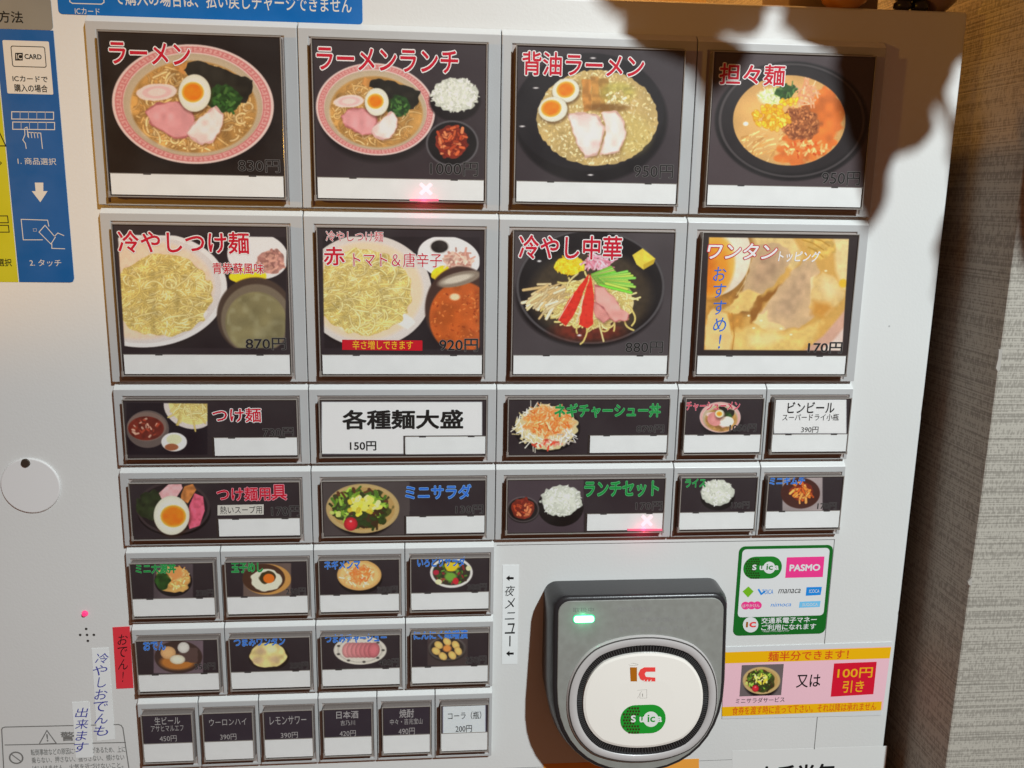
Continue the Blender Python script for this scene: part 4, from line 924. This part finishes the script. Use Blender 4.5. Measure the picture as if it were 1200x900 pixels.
def poster():
    e = empty("discount_poster"); tag(e, "laminated pink and orange half-noodle discount notice right of the reader", "notice")
    P = DOOR; m_ = MB(); m_.prism(P, quadpx(P, (848, 758), (1045, 752), (1032, 838), (846, 842)), .05, .35, 0); m_.build("laminate", [mat("cloudy_laminate", (.70, .72, .72, 1), .25, .6)], e)
    m_ = MB(); m_.sheet(P, quadpx(P, (848, 764), (1044, 757), (1034, 831), (846, 839)), .38, 0)
    m_.sheet(P, quadpx(P, (848, 764), (1044, 758), (1042, 771), (848, 777)), .40, 1); m_.sheet(P, quadpx(P, (846, 828), (1033, 821.5), (1032, 832), (846, 839)), .40, 1)
    m_.sheet(P, quadpx(P, (977, 777), (1027, 775), (1023, 813), (973, 816)), .40, 2); m_.build("poster_sheet", [mat("pink_paper", rgb(228, 176, 186, 1.3), .3), mat("orange_paper", rgb(240, 166, 12, 1.3), .3), mat("crimson_paper", rgb(196, 20, 46, 1.3), .3)], e)
    m_ = MB(); text(m_, P, "麺半分できます！", (900, 762, 994, 773), .43, 0, .01); text(m_, P, "又は", (933, 790, 961, 805), .43, 1, .01)
    text(m_, P, "100円", (981, 782, 1022, 794), .43, 2, .012); text(m_, P, "引き", (987, 797, 1012, 811), .43, 2, .012)
    text(m_, P, "ミニサラダサービス", (862, 817, 919, 823), .43, 1, .0); text(m_, P, "食券を渡す時に言って下さい。それ以降は承れません", (858, 825, 1026, 834.5), .43, 0, .0)
    m_.build("poster_lettering", [mat("orange_red_ink", rgb(205, 70, 20, 1.2), .5), M_BLACK, mat("amber_ink", rgb(245, 165, 20, 1.2), .5)], e)
    a, b = P.at(869, 779), P.at(915, 814); c = Canvas(P, float(a[0]), float(a[1]), float(b[0]), float(b[1]), 7, S(98, 88, 88), 3); salad(c, 892, 797, 22, 16, n=150); c.card("salad_picture", .42, e)
poster()
def bottom_notice(m_):
    m_.prism(DOOR, quadpx(DOOR, (858, 880), (1040, 874), (1028, 990), (858, 990)), .0, .05, 0)
    text(m_, DOOR, "小手半年", (886, 896, 978, 921), .08, 1, .03)
sticker("paper_notice", "white notice with bold black lettering at the bottom edge below the discount notice", "notice", bottom_notice, [mat("notice_paper", (.75, .76, .74, 1), .40), M_BLACK])
def orange_st(m_): m_.prism(DOOR, quadpx(DOOR, (637, 895), (819, 889), (819, 960), (637, 960)), 0, .12, 0)
sticker("orange_sticker", "orange sheet mostly hidden behind the bottom of the card reader", "sticker", orange_st, [mat("orange_vinyl", rgb(240, 150, 60, 1.3), .45)])

# ================================================================== CARD READER
reader = empty("card_reader"); tag(reader, "grey and black contactless card reader with oval white touch pad and green lamp", "card reader")
t0 = np.array((0, -15., -240.)); t1 = np.array((0, -24., -323.)); Vv = (t1 - t0) / np.linalg.norm(t1 - t0); Nn = np.array((0, Vv[2], -Vv[1])); 
if Nn[1] > 0: Nn = -Nn
RP = Plane((0, -15, -240), Vv, Nn)            # v = 0 at the top of the silver plate
def body_outline(grow=0.0, n=20, wide=0.0, up=0.0):
    cx = 230.0; hw = 38.9 + grow + wide; top = 1.2 - grow - up; bot = 83.6 + grow; vm = 42.0; r = 6.0 + grow * .5; out = []
    for k in range(7):
        a = math.radians(180 + 90 * k / 6); out.append((cx - hw + r + r * math.cos(a), top + r + r * math.sin(a)))
    for k in range(7):
        a = math.radians(270 + 90 * k / 6); out.append((cx + hw - r + r * math.cos(a), top + r + r * math.sin(a)))
    p = 2.25
    for k in range(n + 1):
        a = math.pi * k / n; c_, s_ = math.cos(a), math.sin(a)
        out.append((cx + hw * math.copysign(abs(c_) ** (2 / p), c_), vm + (bot - vm) * abs(s_) ** (2 / p)))
    return out
def ring_mesh(P, loops, mi=0):      # loops: list of (outline, h) joined into walls, last one capped
    m_ = MB(); n = len(loops[0][0])
    for pts, h in loops: m_.v += [q if len(q) == 3 and h is None else P.pt(q[0], q[1], h) for q in pts]
    for j in range(len(loops) - 1):
        for k in range(n): m_.f.append((j * n + k, (j + 1) * n + k, (j + 1) * n + (k + 1) % n, j * n + (k + 1) % n)); m_.m.append(mi)
    m_.f.append(tuple(range((len(loops) - 1) * n, len(loops) * n))[::-1]); m_.m.append(mi)
    return m_
M_RBLK = mat("dark_grey_plastic", (.022, .022, .024, 1), .30, .5, bump=.1, bscale=1200)
M_SILV = mat("silver_paint", (.365, .385, .355, 1), .42, .5, metal=.35, noise=.04, nscale=300, bump=.05, bscale=3000)
out2 = body_outline(1.6); back = [RP.pt(u, v, 0) for u, v in body_outline(0, 20, 3.4, .6)]
back = [(x, .003, z) for x, y, z in back]
lo = ring_mesh(RP, [(body_outline(1.9, wide=1.2), -7), (body_outline(1.5, wide=.6), -3.2), (body_outline(1.3), -1.2), (body_outline(.8), -.25), (body_outline(-.5), .15)])
n0 = len(out2); lo.v = back + lo.v; lo.f = [tuple(i + n0 for i in f) for f in lo.f] + [(k, k + n0, (k + 1) % n0 + n0, (k + 1) % n0) for k in range(n0)]; lo.m = [0] * len(lo.f)
o = lo.build("housing", M_RBLK, reader, smooth=False)
b = o.modifiers.new("edge", 'BEVEL'); b.width = .0009; b.segments = 3; b.limit_method = 'ANGLE'; b.angle_limit = math.radians(20)
for p in o.data.polygons: p.use_smooth = True
ring_mesh(RP, [(body_outline(-.75), -.3), (body_outline(-.75), .5), (body_outline(-1.0), .75)]).build("face_plate", M_SILV, reader)
def stad(cx, cv, hw, hh, p=2.6, n=72):
    out = []; sq = hw - hh * 1.0
    for k in range(n):
        a = 2 * math.pi * k / n; c_, s_ = math.cos(a), math.sin(a); q = 2.15
        out.append((cx + math.copysign(sq * min(1, abs(c_) * 1.8), c_) + hh * math.copysign(abs(c_) ** (2 / q), c_), cv + hh * math.copysign(abs(s_) ** (2 / q), s_)))
    return out
pc = RP.at(752.5, 818); PU, PV = float(pc[0]), float(pc[1])
M_RING = mat("pale_grey_ring_plastic", (.52, .50, .49, 1), .3, coat=.3)
rg = MB(); L_ = [(stad(PU, PV, 35.3, 30.4), .6), (stad(PU, PV, 34.9, 30.0), 1.7), (stad(PU, PV, 34.0, 29.1), 2.2), (stad(PU, PV, 31.4, 26.4), 2.9), (stad(PU, PV, 30.6, 25.7), 2.0)]
rg = ring_mesh(RP, L_); rg.f.pop(); rg.m.pop(); rg.build("pad_ring", M_RING, reader, smooth=True)
g2 = ring_mesh(RP, [(stad(PU, PV, 34.6, 29.7), 2.02), (stad(PU, PV, 34.3, 29.4), 2.16), (stad(PU, PV, 34.0, 29.1), 2.24)]); g2.f.pop(); g2.m.pop(); g2.build("ring_groove", M_GAP, reader)
g3 = ring_mesh(RP, [(stad(PU, PV, 31.0, 26.0), 2.4), (stad(PU, PV, 30.2, 25.2), 1.6), (stad(PU, PV, 27.8, 22.8), 1.5)]); g3.build("dark_channel", mat("ribbed_black_plastic", (.015, .015, .016, 1), .25), reader)
rb = MB(); NR = 168; A_ = stad(PU, PV, 30.4, 25.4, n=NR); B_ = stad(PU, PV, 28.1, 23.1, n=NR)
for k in range(NR):
    a, b_ = np.array(A_[k]), np.array(B_[k]); d = a - b_; q = np.array((-d[1], d[0])) / (np.linalg.norm(d) + 1e-9) * .19
    rb.prism(RP, [tuple(a - q), tuple(a + q), tuple(b_ + q), tuple(b_ - q)], 1.5, 2.1)
rb.build("channel_rib", mat("rib_plastic", (.05, .05, .05, 1), .3), reader)["kind"] = "stuff"
M_PAD = mat("ivory_pad_plastic", (.92, .89, .82, 1), .22, coat=.4)
pad = ring_mesh(RP, [(stad(PU, PV, 27.9, 22.6), 1.4), (stad(PU, PV, 27.7, 22.4), 2.6), (stad(PU, PV, 26.6, 21.3), 3.0), (stad(PU, PV, 14, 10), 3.25)])
pad = pad.build("touch_pad", M_PAD, reader, smooth=False)
PP = Plane(RP.pt(0, 0, 3.3) and tuple(np.array(RP.pt(0, 0, 3.3)) / MM), Vv, Nn)
def under(mb_, name, mats, par):
    o = mb_.build(name, mats); o.parent = par; return o
m_ = MB(); m_.sheet(PP, quadpx(PP, (738.5, 782), (746.5, 782), (746.5, 798.5), (739, 798.5)), .02, 0); under(m_, "logo_bar", [mat("ochre_logo_print", rgb(165, 95, 12, 1.2), .4)], pad)
m_ = MB(); q = quadpx(PP, (768, 782), (755, 782), (750.5, 784.5), (748, 790), (750.5, 796), (755, 798.5), (768, 798.5), (768, 794), (757, 793.2), (755.5, 790), (757, 787.2), (768, 787)); m_.sheet(PP, q, .02, 0)
m_.stroke(PP, quadpx(PP, (754, 799), (755, 797)), .4, .04, 1); m_.stroke(PP, quadpx(PP, (758, 799), (759, 797)), .4, .04, 1); m_.stroke(PP, quadpx(PP, (762, 799), (763, 797)), .4, .04, 1)
under(m_, "logo_hook", [mat("coral_logo_print", rgb(232, 66, 62, 1.2), .4), M_PAD], pad)
m_ = MB(); suica(PP, m_, 727, 826, 780, 859.5, .02, 0, 1, 2); under(m_, "oval_logo", [mat("bright_green_print", rgb(20, 140, 40, 1.2), .4), mat("fleck_print", rgb(50, 50, 20, 1.2), .4), mat("logo_white", (.78, .80, .76, 1), .4)], pad)
m_ = MB(); m_.stroke(PP, quadpx(PP, (747, 809), (758, 808), (758, 818), (750, 818), (750, 812)), .1, .02, 0); m_.stroke(PP, quadpx(PP, (747, 818), (752, 810)), .1, .02, 0); m_.stroke(PP, quadpx(PP, (753, 816), (753, 813)), .3, .02, 0)
m_.stroke(PP, quadpx(PP, (737, 779), (741, 777), (747, 778), (748, 779), (742, 780), (738, 780)), .08, .02, 0)
under(m_, "touch_icon", [mat("icon_grey_print", (.33, .31, .28, 1), .5)], pad)
FP = Plane(tuple(np.array(RP.pt(0, 0, .78)) / MM), Vv, Nn)
m_ = MB(); a, b = FP.at(672.5, 721.8), FP.at(696, 728.8); m_.prism(FP, rrect(float(a[0]), float(a[1]), float(b[0]), float(b[1]), 1.25, 6), -.2, .5, 0)
m_.build("status_lamp", mat("green_status_lamp", (.6, 1, .8, 1), .2, emit=(.55, 1, .78, 1), estr=1.6), reader)
m_ = MB(); m_.prism(FP, rrect(float(a[0]) - .5, float(a[1]) - .5, float(b[0]) + .5, float(b[1]) + .5, 1.7, 6), -.2, .12, 0)
m_.build("lamp_halo", mat("green_lamp_halo", (.05, .5, .22, 1), .3, emit=(.0, .8, .32, 1), estr=.5), reader)  # glowing rim put in as the green halo of the status lamp
gl = bpy.data.lights.new("status_glow", 'POINT'); gl.energy = .0008; gl.color = (.1, 1, .45); gl.shadow_soft_size = .001
go = bpy.data.objects.new("status_glow", gl); COL.objects.link(go); go.location = FP.pt((float(a[0]) + float(b[0])) / 2, (float(a[1]) + float(b[1])) / 2, 3.0)
m_ = MB(); text(m_, FP, "取扱中", (671.5, 712, 696, 717.5), .02, 0, .0); m_.build("lamp_caption", [M_STKGREY], reader)
m_ = MB()
for s, bx in (("残高不足の場合は", (724, 711, 762, 717)), ("ＩＣカードを読み取り部にタッチして", (729, 723, 812, 729)), ("青く光るまでお待ちください", (725, 734, 808, 740))): text(m_, FP, s, bx, .02, 0, -.004)
m_.build("faint_lettering", [mat("faint_light_print", (.36, .36, .355, 1), .4, metal=.2)], reader)

# ================================================================== SIDE WALL, BACK WALL, THINGS ON TOP
def wallpaper():
    mt = bpy.data.materials.new("woven_wallpaper"); mt.use_nodes = True; nt = mt.node_tree; b = nt.nodes["Principled BSDF"]
    b.inputs["Roughness"].default_value = .8; b.inputs["Specular IOR Level"].default_value = .25
    tc = nt.nodes.new("ShaderNodeTexCoord"); mp = nt.nodes.new("ShaderNodeMapping"); mp.inputs["Scale"].default_value = (5, 5, 1250)
    n = nt.nodes.new("ShaderNodeTexNoise"); n.inputs["Scale"].default_value = 1.0; n.inputs["Detail"].default_value = 4; n.inputs["Roughness"].default_value = .65
    mp2 = nt.nodes.new("ShaderNodeMapping"); mp2.inputs["Scale"].default_value = (1100, 1100, 420)
    n2 = nt.nodes.new("ShaderNodeTexNoise"); n2.inputs["Scale"].default_value = 1.0; n2.inputs["Detail"].default_value = 2
    mp3 = nt.nodes.new("ShaderNodeMapping"); mp3.inputs["Scale"].default_value = (9, 9, 520)
    n3 = nt.nodes.new("ShaderNodeTexNoise"); n3.inputs["Scale"].default_value = 1.0; n3.inputs["Detail"].default_value = 3
    for a_, b_ in ((mp, n), (mp2, n2), (mp3, n3)):
        nt.links.new(tc.outputs["Object"], a_.inputs[0]); nt.links.new(a_.outputs[0], b_.inputs["Vector"])
    ad = nt.nodes.new("ShaderNodeMath"); ad.operation = 'MULTIPLY_ADD'; ad.inputs[1].default_value = .62
    nt.links.new(n2.outputs["Fac"], ad.inputs[0]); nt.links.new(n.outputs["Fac"], ad.inputs[2])
    ad2 = nt.nodes.new("ShaderNodeMath"); ad2.operation = 'MULTIPLY_ADD'; ad2.inputs[1].default_value = .34
    nt.links.new(n3.outputs["Fac"], ad2.inputs[0]); nt.links.new(ad.outputs[0], ad2.inputs[2])
    cr = nt.nodes.new("ShaderNodeValToRGB"); cr.color_ramp.elements[0].position = .73; cr.color_ramp.elements[0].color = (.245, .23, .197, 1)
    cr.color_ramp.elements[1].position = 1.18; cr.color_ramp.elements[1].color = (.46, .438, .378, 1)
    e = cr.color_ramp.elements.new(.96); e.color = (.345, .325, .28, 1)
    nt.links.new(ad2.outputs[0], cr.inputs[0]); nt.links.new(cr.outputs[0], b.inputs["Base Color"])
    bp = nt.nodes.new("ShaderNodeBump"); bp.inputs["Strength"].default_value = .35; bp.inputs["Distance"].default_value = .0005
    nt.links.new(ad.outputs[0], bp.inputs["Height"]); nt.links.new(bp.outputs[0], b.inputs["Normal"])
    return mt
M_WP = wallpaper()
mb = MB()
mb.box(front(-31), 375, -420, 900, 620, -560, 0); side = mb.build("side_wall", M_WP, None, bevel=.9); tag(side, kind="structure")
mb = MB()           # two places where the covering lifts off the corner
for z0, z1, w_ in ((404, 423, 2.2), (694, 704, 1.8)):
    pass
def lift(pts):
    a = [Plane((0, -35, 0)).at(x, y) for x, y in pts]; return a
WF = front(-31)
mb.prism(WF, [(374.2, 124.5), (375.8, 124), (375.9, 133), (375.0, 133.8), (373.9, 132.2), (374.4, 128)], -.5, .4)
mb.prism(WF, [(373.9, 229.6), (375.8, 227.0), (375.8, 231.4), (374.6, 231.0)], -.5, .4)
o = mb.build("lifted_edge", mat("pale_paper_edge", (.42, .40, .36, 1), .8), side)
mb = MB(); mb.box(front(430), -700, -900, 375, 620, -20, 0); tag(mb.build("back_wall", mat("warm_brown_wall", (.36, .27, .16, 1), .8, noise=.2, nscale=8), None), kind="structure")
# things resting on top of the machine (only their feet are in view)
TOPZ = -TOPV
def lathe(name, cx, cy, z0, prof, mt, n=24):
    m_ = MB()
    for r, z in prof: m_.v += [((cx + r * math.cos(2 * math.pi * k / n)) * MM, (cy + r * math.sin(2 * math.pi * k / n)) * MM, (z0 + z) * MM) for k in range(n)]
    for j in range(len(prof) - 1):
        for k in range(n): m_.f.append((j * n + k, j * n + (k + 1) % n, (j + 1) * n + (k + 1) % n, (j + 1) * n + k)); m_.m.append(0)
    m_.f += [tuple(range(n))[::-1], tuple(range((len(prof) - 1) * n, len(prof) * n))]; m_.m += [0, 0]
    return m_.build(name, mt, None, smooth=True)
mb = MB(); mb.box(front(22), 292, -58, 333, TOPV - .02, -34, 0); tag(mb.build("cardboard_box", mat("kraft_card", (.30, .21, .13, 1), .8, noise=.1), None, bevel=.6), "small brown cardboard box resting on top of the machine, cut by frame", "box")
tag(lathe("orange_ornament", 311, 8, TOPZ, [(5, 0), (9, 3), (11, 9), (9, 16), (5, 20)], mat("orange_glaze", (.55, .22, .03, 1), .3)), "small orange ornament on top of the machine in front of the brown box", "ornament")
fig = MB()
for cx in (337.5, 344.5): fig.v, fig.f, fig.m = fig.v, fig.f, fig.m
e = empty("black_figurine"); tag(e, "black round-footed figurine standing on top of the machine", "figurine")
for cx in (337, 344.5):
    o = lathe("foot", cx, 8, TOPZ, [(2.2, 0), (3.8, 1.6), (3.8, 3.4), (2.0, 5)], mat("black_gloss", (.02, .016, .016, 1), .3)); o.parent = e
o = lathe("body", 341, 10, TOPZ + 4.5, [(5.5, 0), (8, 6), (7, 16), (3, 22)], MATS["black_gloss"]); o.parent = e
tag(lathe("glazed_bowl", 353.5, 12, TOPZ, [(4.2, 0), (4.6, 1.2), (8.6, 5), (10.2, 12), (9.6, 12), (7.6, 5.6), (3.6, 2.2)], mat("brown_glaze", (.20, .12, .08, 1), .12, .8)), "small brown glazed bowl on top of the machine at its right corner", "bowl")

# ================================================================== ADDED PLANT, out of view, leaves placed to shade the upper right
plant = empty("added_shadow_plant"); tag(plant, "unseen broad-leaved plant added beyond the top right corner to shade the machine", "plant")
M_LEAF = mat("leaf_green", (.05, .09, .03, 1), .45, noise=.3, nscale=40); M_STEM = mat("stem_brown", (.12, .08, .04, 1), .7)
def to_lamp(px, py, dist, PL=DOOR):        # the point at dist metres from the door towards the lamp
    u, v = PL.at(px, py); p = Vector(PL.pt(float(u), float(v), 0)); d = (KEYPOS - p).normalized(); return p + d * (dist / abs(d.y)), d
def leaf(px, py, la, lb, ang, dist, tip=1.0, seed=0, PL=DOOR):
    """leaf whose shade on the door is about la x lb pixels, long axis turned by ang"""
    c, d = to_lamp(px, py, dist, PL); rn = random.Random(seed)
    a = math.radians(ang); q, _ = to_lamp(px + la * math.cos(a), py + la * math.sin(a), dist, PL); r, _ = to_lamp(px - lb * math.sin(a), py + lb * math.cos(a), dist, PL)
    ax, bx = q - c, r - c; n = ax.cross(bx).normalized(); up, lo_, th = [], [], .0005
    N = 14; vs, fs = [], []
    for i in range(N + 1):
        t = -1 + 2 * i / N; w_ = (1 - abs(t) ** 2.2) ** .75 * (1 - .25 * tip * t) + .01
        for k, s_ in enumerate((-1, -.5, 0, .5, 1)):
            wob = 1 + .05 * math.sin(i * 2.3 + seed)
            p = c + ax * t + bx * (s_ * w_ * wob) + n * ((abs(s_) ** 1.5) * .004 - .003 * t * t)
            vs.append(p)
    M_ = 5; base = len(vs); vs += [p - n * th for p in vs]
    for i in range(N):
        for k in range(4):
            a0 = i * M_ + k; fs.append((a0, a0 + 1, a0 + M_ + 1, a0 + M_)); fs.append((base + a0, base + a0 + M_, base + a0 + M_ + 1, base + a0 + 1))
        for k in (0, 4):
            a0 = i * M_ + k; fs.append((a0, a0 + M_, base + a0 + M_, base + a0))
    for i in (0, N):
        for k in range(4): a0 = i * M_ + k; fs.append((a0, a0 + 1, base + a0 + 1, base + a0))
    me = bpy.data.meshes.new("leaf"); me.from_pydata([tuple(p) for p in vs], [], fs); me.materials.append(M_LEAF); me.update(); o = link("leaf", me, plant)
    return c
LV = [(800, -45, 125, 62, 8), (930, -48, 120, 50, 4), (1050, -30, 110, 80, 6), (742, 6, 52, 30, 28), (768, 46, 46, 42, 60), (812, 22, 80, 32, 2),
      (800, 60, 50, 38, 40), (826, 84, 40, 34, 95), (905, -7, 70, 26, 0), (970, 26, 50, 30, 0), (866, 22, 31, 32, 0), (944, 20, 29, 32, 0), (990, 45, 66, 40, 15), (1060, 50, 74, 60, 10), (1088, 70, 52, 28, 80),
      (1000, 90, 36, 70, 5), (1040, 100, 50, 56, 80), (1012, 150, 80, 46, 86), (1011, 205, 66, 27, 90), (1012, 236, 36, 24, 85), (988, 120, 40, 24, 95), (1128, 30, 58, 30, 75),
      (1175, -20, 90, 60, 30), (1101, 130, 30, 6, 62), (1090, 110, 30, 9, 50), (1165, 40, 70, 34, 75), (1050, 144, 46, 46, 10), (1056, 108, 36, 50, 0), (700, -34, 40, 30, 30)]
pts = []
for i, (x, y, la, lb, an) in enumerate(LV): pts.append(leaf(x, y, la, lb, an, .150 + .012 * (i % 4), 1.0 if i % 2 else .3, i))
for i, (x, y, la, lb, an) in enumerate([(1250, 250, 95, 66, 85), (1275, 130, 110, 70, 80), (1310, 60, 90, 70, 80), (1300, 240, 90, 60, 95), (1244, 288, 64, 60, 85)]): pts.append(leaf(x, y, la, lb, an, .15 + .01 * i, .2, i + 40, WF))  # more leaves added to shade the upper front of the side wall
top = Vector((.55, -.28, .62))
mb = MB()
for p in pts:
    d = (top - p); n = 6; prev = None
    for k in range(n + 1):
        t = k / n; c = p + d * t + Vector((0, -.02 * math.sin(math.pi * t), .03 * math.sin(math.pi * t))); rr = .0008 + .0010 * t
        ring = [tuple(c + Vector((rr * math.cos(a), rr * math.sin(a), 0))) for a in (0, 2.1, 4.2)]
        b0 = len(mb.v); mb.v += ring
        if prev is not None:
            for q in range(3): mb.f.append((prev + q, prev + (q + 1) % 3, b0 + (q + 1) % 3, b0 + q)); mb.m.append(0)
        prev = b0
mb.build("stem", M_STEM, plant)
